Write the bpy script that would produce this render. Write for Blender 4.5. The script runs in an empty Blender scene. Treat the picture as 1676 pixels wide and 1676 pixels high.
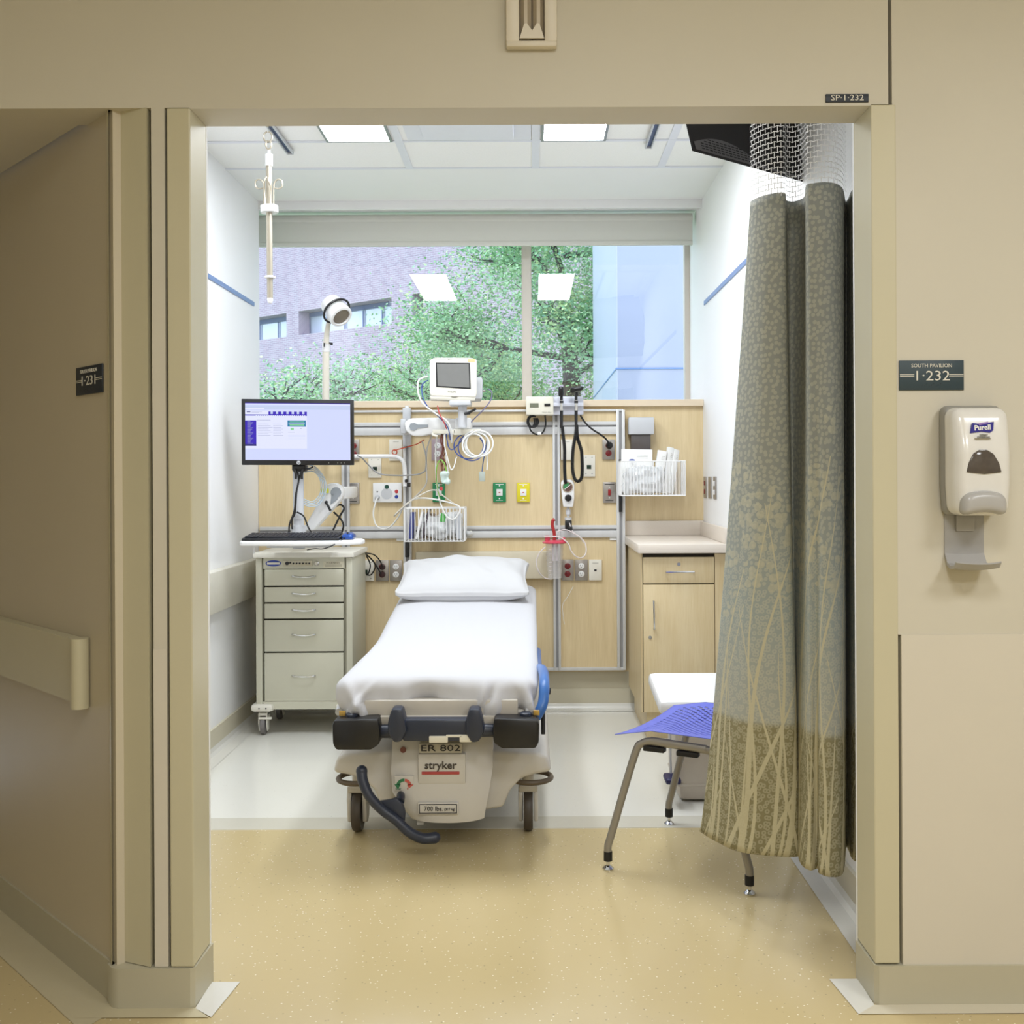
import bpy, bmesh, math, random
from mathutils import Vector, Matrix, noise
# ------------------------------------------------------------------ camera, world, exposure
sc = bpy.context.scene
col = sc.collection
F, PU, PV, H, TH = 1710.0, 870.0, 780.0, 1.27, 0.0050
cam_d = bpy.data.cameras.new('camera'); cam = bpy.data.objects.new('camera', cam_d); col.objects.link(cam)
cam.location = (0, 0, H); cam.rotation_euler = (math.pi/2, TH, 0)
cam_d.sensor_width = 36; cam_d.lens = F*36/1676
cam_d.shift_x = -(PU-838)/1676; cam_d.shift_y = -(838-PV)/1676
cam_d.clip_start = 0.05; cam_d.clip_end = 300
sc.camera = cam
sc.view_settings.view_transform = 'Standard'; sc.view_settings.look = 'None'
sc.view_settings.exposure = 0.0; sc.view_settings.gamma = 1; sc.view_settings.use_curve_mapping = False
world = bpy.data.worlds.new('world'); sc.world = world; world.use_nodes = True
bgn = world.node_tree.nodes['Background']
bgn.inputs[0].default_value = (0.70, 0.81, 1.0, 1); bgn.inputs[1].default_value = 3.3
ROOM_E, CORR_E = 28.0, 27.0      # radiance of the room lights and the added corridor lights

# ------------------------------------------------------------------ helpers
def W(u, v, Y):
    a = (u-PU)/F; b = (v-PV)/F
    c, s = math.cos(TH), math.sin(TH)
    x = a*c - b*s; d = a*s + b*c
    return Vector((x*Y, Y, H - d*Y))
def lin(c):
    return tuple(((x/255)/12.92 if x/255 <= .04045 else ((x/255+.055)/1.055)**2.4) for x in c)
MATS = {}
def mat(name, rgb, rough=.5, metal=0, var=.04, scale=30, bump=0, emit=0, spec=.5, coat=0, alpha=1, trans=0, stretch=None, bscale=None):
    if name in MATS: return MATS[name]
    m = bpy.data.materials.new(name); m.use_nodes = True
    nt = m.node_tree; N = nt.nodes; L = nt.links
    p = N['Principled BSDF']
    c = lin(rgb)
    p.inputs['Roughness'].default_value = rough; p.inputs['Metallic'].default_value = metal
    p.inputs['Specular IOR Level'].default_value = spec
    p.inputs['Coat Weight'].default_value = coat
    p.inputs['Alpha'].default_value = alpha
    p.inputs['Transmission Weight'].default_value = trans
    tc = N.new('ShaderNodeTexCoord'); mp = N.new('ShaderNodeMapping')
    if stretch: mp.inputs['Scale'].default_value = stretch
    L.new(tc.outputs['Object'], mp.inputs[0])
    nz = N.new('ShaderNodeTexNoise'); nz.inputs['Scale'].default_value = scale; nz.inputs['Detail'].default_value = 4
    L.new(mp.outputs[0], nz.inputs[0])
    mr = N.new('ShaderNodeMix'); mr.data_type = 'RGBA'
    mr.inputs[6].default_value = tuple(x*(1-var) for x in c)+(1,); mr.inputs[7].default_value = tuple(min(1, x*(1+var)) for x in c)+(1,)
    L.new(nz.outputs[0], mr.inputs[0]); L.new(mr.outputs[2], p.inputs['Base Color'])
    if bump:
        bp = N.new('ShaderNodeBump'); bp.inputs['Strength'].default_value = bump; bp.inputs['Distance'].default_value = .002
        n2 = N.new('ShaderNodeTexNoise'); n2.inputs['Scale'].default_value = bscale or scale*8
        L.new(mp.outputs[0], n2.inputs[0])
        L.new(n2.outputs[0], bp.inputs['Height']); L.new(bp.outputs[0], p.inputs['Normal'])
    if emit:
        L.new(mr.outputs[2], p.inputs['Emission Color']); p.inputs['Emission Strength'].default_value = emit
    MATS[name] = m
    return m
def wood(name, rgb, dark):
    m = mat(name, rgb, .42, var=0)
    nt = m.node_tree; N = nt.nodes; L = nt.links; p = N['Principled BSDF']
    tc = N.new('ShaderNodeTexCoord')
    def nzz(scl, st):
        mp = N.new('ShaderNodeMapping'); mp.inputs['Scale'].default_value = st
        nz = N.new('ShaderNodeTexNoise'); nz.inputs['Scale'].default_value = scl; nz.inputs['Detail'].default_value = 5
        L.new(tc.outputs['Object'], mp.inputs[0]); L.new(mp.outputs[0], nz.inputs[0]); return nz
    a = nzz(6, (6, 6, .5)); b = nzz(40, (5, 5, .25))
    ad = N.new('ShaderNodeMath'); ad.operation = 'ADD'; L.new(a.outputs[0], ad.inputs[0]); L.new(b.outputs[0], ad.inputs[1])
    mr = N.new('ShaderNodeMapRange'); mr.inputs[1].default_value = .65; mr.inputs[2].default_value = 1.35
    L.new(ad.outputs[0], mr.inputs[0])
    mx = N.new('ShaderNodeMix'); mx.data_type = 'RGBA'
    mx.inputs[6].default_value = lin(rgb)+(1,); mx.inputs[7].default_value = lin(dark)+(1,)
    L.new(mr.outputs[0], mx.inputs[0]); L.new(mx.outputs[2], p.inputs['Base Color'])
    return m
def R(axis, deg): return Matrix.Rotation(math.radians(deg), 4, axis)
def T(v): return Matrix.Translation(Vector(v))

class MB:
    """collects shapes; build() links them as ONE mesh object"""
    def __init__(s): s.v = []; s.f = []; s.m = []; s.uv = None; s.xf = Matrix.Identity(4)
    def add(s, vs, fs, m=0):
        o = len(s.v)
        s.v += [s.xf @ Vector(v) for v in vs]
        s.f += [[i+o for i in f] for f in fs]; s.m += [m]*len(fs); return s
    def box(s, x0, x1, y0, y1, z0, z1, b=0, m=0, seg=2):
        x0, x1 = min(x0, x1), max(x0, x1); y0, y1 = min(y0, y1), max(y0, y1); z0, z1 = min(z0, z1), max(z0, z1)
        bm = bmesh.new()
        bmesh.ops.create_cube(bm, size=1)
        for v in bm.verts:
            v.co = Vector((x0+(v.co.x+.5)*(x1-x0), y0+(v.co.y+.5)*(y1-y0), z0+(v.co.z+.5)*(z1-z0)))
        if b:
            b = min(b, .49*min(x1-x0, y1-y0, z1-z0))
            bmesh.ops.bevel(bm, geom=bm.edges[:], offset=b, segments=seg, profile=.5, affect='EDGES')
        return s.frombm(bm, m)
    def frombm(s, bm, m=0):
        bm.verts.index_update()
        vs = [v.co.copy() for v in bm.verts]; fs = [[v.index for v in f.verts] for f in bm.faces]
        bm.free(); return s.add(vs, fs, m)
    def px(s, u0, v0, u1, v1, Y0, Y1, b=0, m=0):
        """box whose front face at depth Y0 spans a rectangle given in photo pixels"""
        um, vm = (u0+u1)/2, (v0+v1)/2
        return s.box(W(u0, vm, Y0).x, W(u1, vm, Y0).x, Y0, Y1, W(um, v1, Y0).z, W(um, v0, Y0).z, b, m)
    def prism(s, poly, a0, a1, axis='y', m=0, b=0):
        """poly: 2D points; axis y -> (x,z), z -> (x,y), x -> (y,z)"""
        def P(p, a):
            return {'y': (p[0], a, p[1]), 'z': (p[0], p[1], a), 'x': (a, p[0], p[1])}[axis]
        n = len(poly)
        bm = bmesh.new()
        lo = [bm.verts.new(P(p, a0)) for p in poly]; hi = [bm.verts.new(P(p, a1)) for p in poly]
        bm.faces.new(lo); bm.faces.new(hi[::-1])
        for i in range(n): bm.faces.new((lo[i], hi[i], hi[(i+1) % n], lo[(i+1) % n]))
        bmesh.ops.recalc_face_normals(bm, faces=bm.faces[:])
        if b: bmesh.ops.bevel(bm, geom=bm.edges[:], offset=b, segments=2, profile=.5, affect='EDGES')
        return s.frombm(bm, m)
    def cyl(s, p0, p1, r0, r1=None, n=20, m=0, cap=True):
        p0, p1 = Vector(p0), Vector(p1); r1 = r0 if r1 is None else r1
        d = (p1-p0).normalized(); a = d.orthogonal().normalized(); b = d.cross(a)
        vs = []
        for p, r in ((p0, r0), (p1, r1)):
            for i in range(n):
                t = 2*math.pi*i/n; vs.append(p+(a*math.cos(t)+b*math.sin(t))*r)
        fs = [(i, (i+1) % n, n+(i+1) % n, n+i) for i in range(n)]
        if cap: fs += [list(range(n))[::-1], list(range(n, 2*n))]
        return s.add(vs, fs, m)
    def lathe(s, prof, c, axis=(0, 0, 1), n=28, m=0):
        """prof: (radius, height) pairs along axis from c"""
        c = Vector(c); d = Vector(axis).normalized(); a = d.orthogonal().normalized(); b = d.cross(a)
        vs = []; fs = []
        for r, h in prof:
            for i in range(n):
                t = 2*math.pi*i/n; vs.append(c+d*h+(a*math.cos(t)+b*math.sin(t))*max(r, 1e-5))
        for k in range(len(prof)-1):
            for i in range(n):
                fs.append((k*n+i, k*n+(i+1) % n, (k+1)*n+(i+1) % n, (k+1)*n+i))
        fs += [list(range(n))[::-1], list(range((len(prof)-1)*n, len(prof)*n))]
        return s.add(vs, fs, m)
    def ball(s, c, r, m=0, n=16, sc_=(1, 1, 1)):
        k = n//2
        c = Vector(c); vs = []; fs = []
        for j in range(k+1):
            ph = math.pi*j/k
            for i in range(n):
                t = 2*math.pi*i/n
                vs.append(c+Vector((math.sin(ph)*math.cos(t)*sc_[0], math.sin(ph)*math.sin(t)*sc_[1], math.cos(ph)*sc_[2]))*r)
        for j in range(k):
            for i in range(n): fs.append((j*n+i, (j+1)*n+i, (j+1)*n+(i+1) % n, j*n+(i+1) % n))
        return s.add(vs, fs, m)
    def tube(s, pts, r, n=10, sub=8, m=0, smooth=True, closed=False, rr=None):
        pts = [Vector(p) for p in pts]
        if smooth: pts = spline(pts, sub, closed)
        elif closed: pts = pts+[pts[0]]
        k = len(pts); vs = []; fs = []
        t0 = (pts[1]-pts[0]).normalized(); a = t0.orthogonal().normalized()
        for i, p in enumerate(pts):
            if closed and i in (0, k-1): t = (pts[1]-pts[-2]).normalized()
            else: t = (pts[min(i+1, k-1)]-pts[max(i-1, 0)]).normalized()
            a = (a - t*a.dot(t)).normalized(); b = t.cross(a)
            q = r if rr is None else rr(i/(k-1))
            for j in range(n):
                w = 2*math.pi*j/n; vs.append(p+(a*math.cos(w)+b*math.sin(w))*q)
        for i in range(k-1):
            for j in range(n): fs.append((i*n+j, i*n+(j+1) % n, (i+1)*n+(j+1) % n, (i+1)*n+j))
        fs += [list(range(n))[::-1], list(range((k-1)*n, k*n))]
        return s.add(vs, fs, m)
    def rbox(s, c, h, r, n=8, m=0, fn=None):
        """rounded box on an even grid, optional displacement fn(point, normal)"""
        c = Vector(c); h = Vector(h); inn = Vector([max(x-r, 0) for x in h]); idx = {}; vs = []; fs = []
        nn = n if isinstance(n, (tuple, list)) else (n, n, n)
        def co(ax, i):
            k = nn[ax]; return -1+2*i/k
        def vert(i, j, k):
            if (i, j, k) in idx: return idx[i, j, k]
            p = Vector((co(0, i)*h.x, co(1, j)*h.y, co(2, k)*h.z))
            q = Vector([max(-inn[a], min(inn[a], p[a])) for a in range(3)])
            d = p-q
            nr = d.normalized() if d.length > 1e-7 else Vector((0, 0, 0))
            p = q+nr*r + c
            if fn: p = fn(p, nr)
            idx[i, j, k] = len(vs); vs.append(p); return idx[i, j, k]
        A, B, C = nn
        for i in range(A):
            for j in range(B):
                fs.append((vert(i, j, 0), vert(i, j+1, 0), vert(i+1, j+1, 0), vert(i+1, j, 0)))
                fs.append((vert(i, j, C), vert(i+1, j, C), vert(i+1, j+1, C), vert(i, j+1, C)))
        for i in range(A):
            for k in range(C):
                fs.append((vert(i, 0, k), vert(i+1, 0, k), vert(i+1, 0, k+1), vert(i, 0, k+1)))
                fs.append((vert(i, B, k), vert(i, B, k+1), vert(i+1, B, k+1), vert(i+1, B, k)))
        for j in range(B):
            for k in range(C):
                fs.append((vert(0, j, k), vert(0, j, k+1), vert(0, j+1, k+1), vert(0, j+1, k)))
                fs.append((vert(A, j, k), vert(A, j+1, k), vert(A, j+1, k+1), vert(A, j, k+1)))
        return s.add(vs, fs, m)
    def text(s, txt, size, M, m=0, ext=.0004, align='CENTER', sx=1, bold=0, fit=None):
        cu = bpy.data.curves.new('t', 'FONT'); cu.body = txt; cu.size = size; cu.extrude = ext
        cu.align_x = align; cu.align_y = 'CENTER'; cu.resolution_u = 2; cu.offset = bold
        o = bpy.data.objects.new('t', cu); col.objects.link(o)
        dg = bpy.context.evaluated_depsgraph_get(); dg.update()
        me = bpy.data.meshes.new_from_object(o.evaluated_get(dg))
        if fit: sx = fit/(max(v.co.x for v in me.vertices)-min(v.co.x for v in me.vertices))
        vs = [M @ Vector((v.co.x*sx, v.co.y, v.co.z)) for v in me.vertices]
        s.add(vs, [list(p.vertices) for p in me.polygons], m)
        bpy.data.objects.remove(o); bpy.data.curves.remove(cu); bpy.data.meshes.remove(me)
        return s
    def build(s, name, mats, parent=None, smooth=True, ang=35, label=None):
        if not isinstance(mats, (list, tuple)): mats = [mats]
        me = bpy.data.meshes.new(name)
        if parent is not None:
            off = Vector(rootloc(parent))
        else:
            xs = [v.x for v in s.v]; ys = [v.y for v in s.v]; zs = [v.z for v in s.v]
            off = Vector(((min(xs)+max(xs))/2, (min(ys)+max(ys))/2, min(zs)))
        me.from_pydata([v-off for v in s.v], [], s.f)
        for m in mats: me.materials.append(m)
        me.polygons.foreach_set('material_index', s.m)
        if smooth:
            me.polygons.foreach_set('use_smooth', [True]*len(me.polygons)); me.set_sharp_from_angle(angle=math.radians(ang))
        if s.uv:
            ul = me.uv_layers.new(name='UVMap')
            for lp in me.loops: ul.data[lp.index].uv = s.uv[lp.vertex_index]
        me.update()
        o = bpy.data.objects.new(name, me); col.objects.link(o)
        if parent is not None: o.parent = parent
        else: o.location = off
        if label: o['label'] = label
        return o
def spline(pts, sub=8, closed=False):
    out = []; n = len(pts)
    if n < 3 and not closed: return pts
    for i in range(n if closed else n-1):
        if closed: p0, p1, p2, p3 = pts[i-1], pts[i], pts[(i+1) % n], pts[(i+2) % n]
        else: p0, p1, p2, p3 = pts[max(i-1, 0)], pts[i], pts[i+1], pts[min(i+2, n-1)]
        for k in range(sub):
            t = k/sub
            out.append(.5*((2*p1)+(-p0+p2)*t+(2*p0-5*p1+4*p2-p3)*t*t+(-p0+3*p1-3*p2+p3)*t**3))
    out.append(pts[0].copy() if closed else pts[-1]); return out
def rootloc(o):
    while o.parent: o = o.parent
    return o.location
def thing(name, label, cat, loc=(0, 0, 0), group=None):
    o = bpy.data.objects.new(name, None); col.objects.link(o); o.empty_display_size = .05
    o.location = loc; return tag(o, label, cat, group)
def tag(o, label, cat, group=None, kind=None):
    o['label'] = label; o['category'] = cat
    if group: o['group'] = group
    if kind: o['kind'] = kind
    return o
def struct(name, mb, m, parent=None, smooth=False):
    o = mb.build(name, m, parent, smooth)
    if parent is None: o['kind'] = 'structure'
    return o
FACE = R('X', 90)                       # text standing upright, read from -Y
def wire(name, pts, r, m, label, cat='cable', group=None, sub=8, n=8):
    return tag(MB().tube(pts, r, n, sub).build(name, m), label, cat, group)
def Ps(lst): return [W(*p) for p in lst]

# ------------------------------------------------------------------ materials
M = dict(
 wall_cor=mat('corridor wall paint', (206,200,184), .55, var=.03, scale=4, bump=.05, bscale=300),
 wall_low=mat('wall protection sheet', (212,205,190), .5, var=.02, scale=5, bump=.04, bscale=300),
 trim=mat('painted metal trim', (200,193,165), .4, var=.02, scale=8),
 base=mat('vinyl cove base', (188,182,160), .45, var=.03, scale=6),
 base_in=mat('room cove base', (205,198,176), .45, var=.03, scale=6),
 room=mat('room white paint', (240,240,240), .6, var=.015, scale=4, bump=.04, bscale=300),
 ceil=mat('ceiling tile', (245,245,243), .9, var=.05, scale=120, bump=.3, bscale=400),
 grid=mat('ceiling grid paint', (226,228,236), .5, var=.02),
 dark=mat('shadow gap', (48,42,30), .8),  # dark filler colour stands in for the shade inside gaps
 black=mat('black plastic', (22,22,25), .35, var=.1),
 blackrub=mat('black rubber', (16,16,17), .6, var=.1),
 navy=mat('dark navy plastic', (44,50,66), .38, var=.08, scale=20),
 white=mat('white plastic', (236,236,236), .35, var=.015),
 cream=mat('cream plastic', (226,222,207), .4, var=.02),
 grey=mat('grey plastic', (160,158,150), .4, var=.03),
 lgrey=mat('light grey plastic', (200,202,206), .4, var=.02),
 alu=mat('brushed aluminium', (212,212,212), .35, metal=.12, var=.05, scale=60, stretch=(1,1,.1)),
 aluD=mat('aluminium groove', (158,158,160), .45, metal=.2),
 chrome=mat('chrome', (215,215,215), .12, metal=1, var=.02),
 steel=mat('stainless plate', (168,162,156), .35, metal=.7, var=.06, scale=80),
 red=mat('red plastic', (120,22,28), .35, var=.05),
 sheet=mat('white cotton sheet', (201,201,205), .85, var=.01, scale=50, bump=.15, bscale=900),
 pillow=mat('white pillowcase', (203,203,205), .85, var=.01, scale=50, bump=.15, bscale=900),
 cart=mat('cart enamel', (206,204,186), .35, var=.015, scale=5),
 cartp=mat('cart plastic', (232,229,218), .4, var=.02),
 hood=mat('stretcher hood plastic', (204,200,193), .38, var=.05, scale=9),
 counter=mat('solid surface counter', (224,214,202), .35, var=.04, scale=180),
 sill=mat('sill laminate', (226,208,182), .35, var=.04, scale=40, stretch=(.2,1,1)),
 polesteel=mat('pole steel', (176,168,152), .3, metal=.5),
 blue=mat('blue chair shell', (98,108,205), .45, var=.03),
 bluem=mat('metallic blue mouse', (40,80,160), .22, metal=.3),
 taupe=mat('taupe metal tube', (152,147,138), .38, metal=.35, var=.04),
 brass=mat('brass tag', (196,160,84), .4, metal=.4),
 ink=mat('dark ink', (34,34,38), .6),
 sign=mat('slate blue sign', (44,62,70), .45, var=.04),
 signd=mat('dark navy sign', (30,38,50), .45, var=.04),
 signw=mat('sign lettering', (222,218,206), .5),
 wirew=mat('white coated wire', (240,240,240), .35),
 cabw=mat('white cable', (232,232,230), .45),
 cabg=mat('grey cable', (150,150,150), .45),
 cabb=mat('blue cable', (58,84,158), .45),
 cabo=mat('orange cable', (205,84,48), .45),
 cabbr=mat('brown cable', (98,48,30), .5),
 cabgr=mat('green cable', (130,190,70), .45),
 hose=mat('pale blue hose', (190,206,218), .4),
 paper=mat('white paper', (240,240,238), .7, var=.02),
 wood=wood('maple panel', (230,210,170), (216,194,150)),
 woodc=wood('maple cabinet', (224,206,168), (212,190,146)),
)
# ------------------------------------------------------------------ the setting
FY, FB = 2.51, 2.63           # corridor face and room face of the front wall
LX, RX = -1.486, .94          # room side walls
BY, GY = 5.72, 6.20           # back wall, window glass
CZ, DZ = 2.78, 2.16           # ceiling, head of the opening
JL, JR = -.815, .818          # opening jambs
def fx(u): return (u-PU)*FY/F
SPL = 3.77
# floor
def floormat(name, base, dark, speck, amt):
    m = mat(name, base, .16, var=0, spec=.5)
    nt = m.node_tree; N = nt.nodes; L = nt.links; p = N['Principled BSDF']
    tc = N.new('ShaderNodeTexCoord')
    nz = N.new('ShaderNodeTexNoise'); nz.inputs['Scale'].default_value = 1.3; nz.inputs['Detail'].default_value = 3
    L.new(tc.outputs['Object'], nz.inputs[0])
    mx = N.new('ShaderNodeMix'); mx.data_type = 'RGBA'; mx.inputs[6].default_value = lin(base)+(1,); mx.inputs[7].default_value = lin(dark)+(1,)
    L.new(nz.outputs[0], mx.inputs[0])
    last = mx
    for scl, th, colr in ((55, .12*amt, speck), (38, .10*amt, tuple(int(x*.86) for x in base))):
        vo = N.new('ShaderNodeTexVoronoi'); vo.inputs['Scale'].default_value = scl
        L.new(tc.outputs['Object'], vo.inputs[0])
        lt = N.new('ShaderNodeMath'); lt.operation = 'LESS_THAN'; lt.inputs[1].default_value = th
        L.new(vo.outputs[0], lt.inputs[0])
        mm = N.new('ShaderNodeMix'); mm.data_type = 'RGBA'; mm.inputs[7].default_value = lin(colr)+(1,)
        L.new(last.outputs[2], mm.inputs[6]); L.new(lt.outputs[0], mm.inputs[0]); last = mm
    L.new(last.outputs[2], p.inputs['Base Color'])
    n3 = N.new('ShaderNodeTexNoise'); n3.inputs['Scale'].default_value = 3
    L.new(tc.outputs['Object'], n3.inputs[0])
    rr = N.new('ShaderNodeMapRange'); rr.inputs[3].default_value = .12; rr.inputs[4].default_value = .26
    L.new(n3.outputs[0], rr.inputs[0]); L.new(rr.outputs[0], p.inputs['Roughness'])
    return m
M['floor'] = floormat('tan speckled vinyl', (208,191,148), (197,177,131), (238,230,202), 1)
M['floorw'] = floormat('pale room vinyl', (232,231,223), (227,225,216), (238,237,230), .6)
M['strip'] = mat('pale floor border', (222,220,212), .25, var=.02)
struct('floor', MB().box(-3.4, 3.4, -2.2, SPL, -.1, 0), M['floor'])
struct('floor', MB().box(-2.8, 1.2, SPL, BY+.1, -.1, 0), M['floorw'])
struct('trim_1', MB().box(LX, RX, SPL+.002, SPL+.13, 0, .0012), mat('floor seam band', (208,204,190), .25, var=.02))
# corridor shell
cr = MB().box(-3.4, 3.4, -2.3, -2.2, 0, CZ); struct('wall_rear', cr, M['wall_cor'])
struct('wall_left', MB().box(-3.5, -3.4, -2.2, 4.3, 0, CZ), M['wall_cor'])
struct('wall_right', MB().box(3.4, 3.5, -2.2, FB, 0, CZ), M['wall_cor'])
struct('ceiling', MB().box(-3.4, 3.4, -2.2, FB, CZ, CZ+.1), M['ceil'])
# header above the opening and the alcove
hd = MB().box(-3.4, fx(1457), FY, FB, DZ, CZ); struct('wall_front', hd, M['wall_cor'])
struct('wall_front', MB().box(fx(1463), 3.4, FY, FB, .886, CZ).box(fx(1473), 3.4, FY, FB, 0, .886), M['wall_cor'])
struct('trim_2', MB().box(fx(1456), fx(1474), FY+.03, FB-.01, 0, CZ), M['dark'])
struct('trim_3', MB().box(fx(1473.5), 3.4, FY-.0025, FY, .09, .886), M['wall_low'])
# alcove with the 45 degree wall
s2 = math.sqrt(.5)
A0 = Vector((fx(184), FY+.012, 0))
def diag(t, n, z): return A0+Vector((-s2*t+s2*n*-1, s2*t-s2*n, z)) if False else Vector((A0.x-s2*t-s2*n, A0.y+s2*t-s2*n, z))
def diagbox(mb, t0, t1, n0, n1, z0, z1, m=0):
    vs = [diag(t, n, z) for z in (z0, z1) for t, n in ((t0, n0), (t1, n0), (t1, n1), (t0, n1))]
    return mb.add(vs, [(0,1,2,3)[::-1], (4,5,6,7), (0,1,5,4), (1,2,6,5), (2,3,7,6), (3,0,4,7)], m)
w = diagbox(MB(), .0, 2.3, -.06, 0, 0, CZ); struct('wall_diagonal', w, mat('alcove wall paint', (200,190,168), .45, var=.03, scale=3))
e = diag(2.3, 0, 0)
struct('wall_alcove', MB().box(-3.4, e.x+.1, e.y-.02, e.y+.1, 0, DZ), M['wall_cor'])
struct('ceiling_alcove', MB().prism([(-3.4, FB), (A0.x-.13, FB), (e.x, e.y), (-3.4, e.y)], DZ, DZ+.05, 'z'), M['wall_cor'])
struct('baseboard_diagonal', diagbox(MB(), .02, 2.2, .0, .006, 0, .098), M['base'])
st = MB()
vs = [diag(-.02, .006, .0015), diag(2.2, .006, .0015), diag(2.2, .11, .0015), diag(-.06, .11, .0015)]
st.add(vs, [(0, 1, 2, 3)]); struct('trim_4', st, mat('floor border tan', (200,190,160), .3, var=.02))
# corner guard left of the opening (rounded nose)
g0, g1 = fx(180), fx(243.5)
pts = [(g0-.012, FY+.03)]
for k in range(9):
    a = math.radians(225-k*45/8); r = .045
    pts.append((g0+.028+r*math.cos(a), FY+r-.004+r*math.sin(a)))
pts += [(g1, FY-.004), (g1, FB), (g0+.03, FB)]
struct('trim_5', MB().prism(pts, .098, DZ+.0, 'z'), M['trim'], smooth=True)
struct('trim_6', MB().box(g1, fx(277), FY+.035, FB, 0, DZ), M['dark'])
struct('trim_7', MB().box(fx(250), fx(272), FY, FB, .86, DZ).box(fx(250), fx(272), FY-.002, FY+.08, .098, .86, m=1), [M['wall_cor'], M['wall_low']])
jl = MB().box(fx(276.5), JL, FY-.005, FB, .098, DZ-.002, .003); struct('trim_8', jl, M['trim'])
jr = MB().box(JR, fx(1468), FY-.005, FB+.01, .098, DZ-.002, .003); struct('trim_9', jr, M['trim'])
struct('trim_10', MB().box(JL-.002, JR+.002, FY+.0, FB+.005, DZ-.003, DZ), M['wall_cor'])
# cove base round both jambs
bl = MB().prism([(g0-.02, FY+.02), (g0+.0, FY-.004), (g0+.02, FY-.010), (JL-.008, FY-.010), (JL+.002, FY-.002), (JL+.005, FB+.01), (g0+.03, FB+.01)], 0, .096, 'z')
struct('baseboard_left_jamb', bl, M['base'], smooth=True)
struct('baseboard_front', MB().prism([(3.4, FY-.010), (JR+.008, FY-.010), (JR-.002, FY-.002), (JR-.005, FB+.01), (3.4, FB+.01)], 0, .094, 'z'), M['base'])
def strip(name, poly, m): return struct(name, MB().add([(x, y, .002) for x, y in poly], [tuple(range(len(poly)))]), m)
strip('trim_11', [(g0-.03, FY+.02), (g0-.07, FY-.052), (JL+.05, FY-.052), (JL+.004, FY-.01), (g0+.01, FY-.01)], MATS['floor border tan'])
strip('trim_12', [(JL+.004, FY-.01), (JL+.055, FY-.052), (JL+.075, FB+.0), (JL+.003, FB+.0)], M['strip'])
strip('trim_13', [(JR-.004, FY-.01), (JR-.055, FY-.052), (3.4, FY-.052), (3.4, FY-.01)], mat('floor border front', (212,204,184), .3, var=.02))
strip('trim_14', [(JR-.004, FY-.01), (JR-.055, FY-.052), (JR-.075, FB+.0), (JR-.003, FB+.0)], M['strip'])
# room shell
struct('wall_room_left', MB().box(LX-.06, LX, 3.1, BY, 0, CZ), M['room'])
struct('wall_room_right', MB().box(RX, RX+.1, FB+.02, GY+.1, 0, CZ), M['room'])
struct('wall_room_front', MB().box(A0.x-.04, JL, FB, FB+.01, 0, CZ).box(JR, RX, FB+.01, FB+.02, 0, CZ).box(JL, JR, FB, FB+.01, DZ, CZ), M['room'])
struct('ceiling_room', MB().box(-1.62, RX+.1, FB+.02, 5.11, CZ, CZ+.1).box(-1.62, RX+.1, 5.11, BY, CZ, CZ+.1, m=1), [M['ceil'], M['room']])
bb = MB().box(LX, LX+.012, 3.05, BY, 0, .11).box(RX-.012, RX, FB+.02, BY, 0, .11); struct('baseboard_room', bb, M['base_in'])
cv = MB()
for x, d in ((LX+.012, 1), (RX-.012, -1)):
    q = [(x, .03), (x+d*.006, .012), (x+d*.02, .002), (x+d*.075, .0016)]
    vs = [(a, y, z) for y in (3.06 if d > 0 else FB+.03, BY) for a, z in q]
    cv.add(vs, [(i, i+1, i+5, i+4) for i in range(3)])
q = [(BY-.012, .03), (BY-.018, .012), (BY-.03, .002), (BY-.09, .0016)]
cv.add([(x, y, z) for x in (LX, RX) for y, z in q], [(i, i+1, i+5, i+4) for i in range(3)])
struct('trim_15', cv, M['strip'], smooth=True)
# back wall: maple above .2, painted below, window bench behind
SZ = 1.687
struct('wall_back', MB().box(LX-.3, RX+.02, BY, BY+.08, .2, SZ-.03).box(LX-.3, RX+.02, BY, BY+.08, 0, .2, m=1)
       .box(-2.2, RX+.1, BY+.08, GY+.1, SZ-.6, SZ-.037, m=1), [M['wood'], M['base_in']])
struct('baseboard_back', MB().box(LX, RX, BY-.012, BY, 0, .11), M['base_in'])
struct('trim_16', MB().box(-2.2, RX, BY-.03, GY, SZ-.037, SZ, .003), M['sill'])
struct('wall_back_upper', MB().box(-2.2, RX+.1, BY, BY+.008, W(800, 342, BY).z, CZ+.1).box(-2.2, RX+.1, BY+.008, GY+.1, CZ, CZ+.1)
       .box(LX-.5, RX, BY-.012, BY, W(800, 342, BY).z, W(800, 327, BY).z), M['room'])
struct('wall_window_left', MB().box(-2.25, -2.15, BY, GY+.1, 1.0, CZ+.1).box(-2.2, LX-.06, BY-.12, BY+.0, .0, CZ+.1), M['room'])
# ceiling grid bars
gb = MB()
def cY(v): return (CZ-H)*F/(PV-v)
for u, v in ((672, 272), (879, 272), (1085, 272)):
    x = (u-PU)*cY(v)/F
    gb.box(x-.018, x+.018, 3.3, 5.10, CZ-.004, CZ, m=0)
for y in (5.10, 4.69, 3.47):
    gb.box(LX, RX, y-.01, y+.01, CZ-.0045, CZ)
struct('trim_17', gb, M['grid'])
# wall reveals (thin metal strips on both side walls)
rv = mat('blue grey metal reveal', (120,142,190), .35, metal=.3)
tag(MB().box(LX, LX+.006, 4.0, 5.60, 2.19, 2.212).build('wall_strip', rv), 'blue-grey metal strip running along the upper left room wall', 'wall strip')
tag(MB().box(RX-.006, RX, 3.4, 5.64, 2.19, 2.212).build('wall_strip', rv), 'blue-grey metal strip on the upper right room wall, beside the curtain', 'wall strip')
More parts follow.
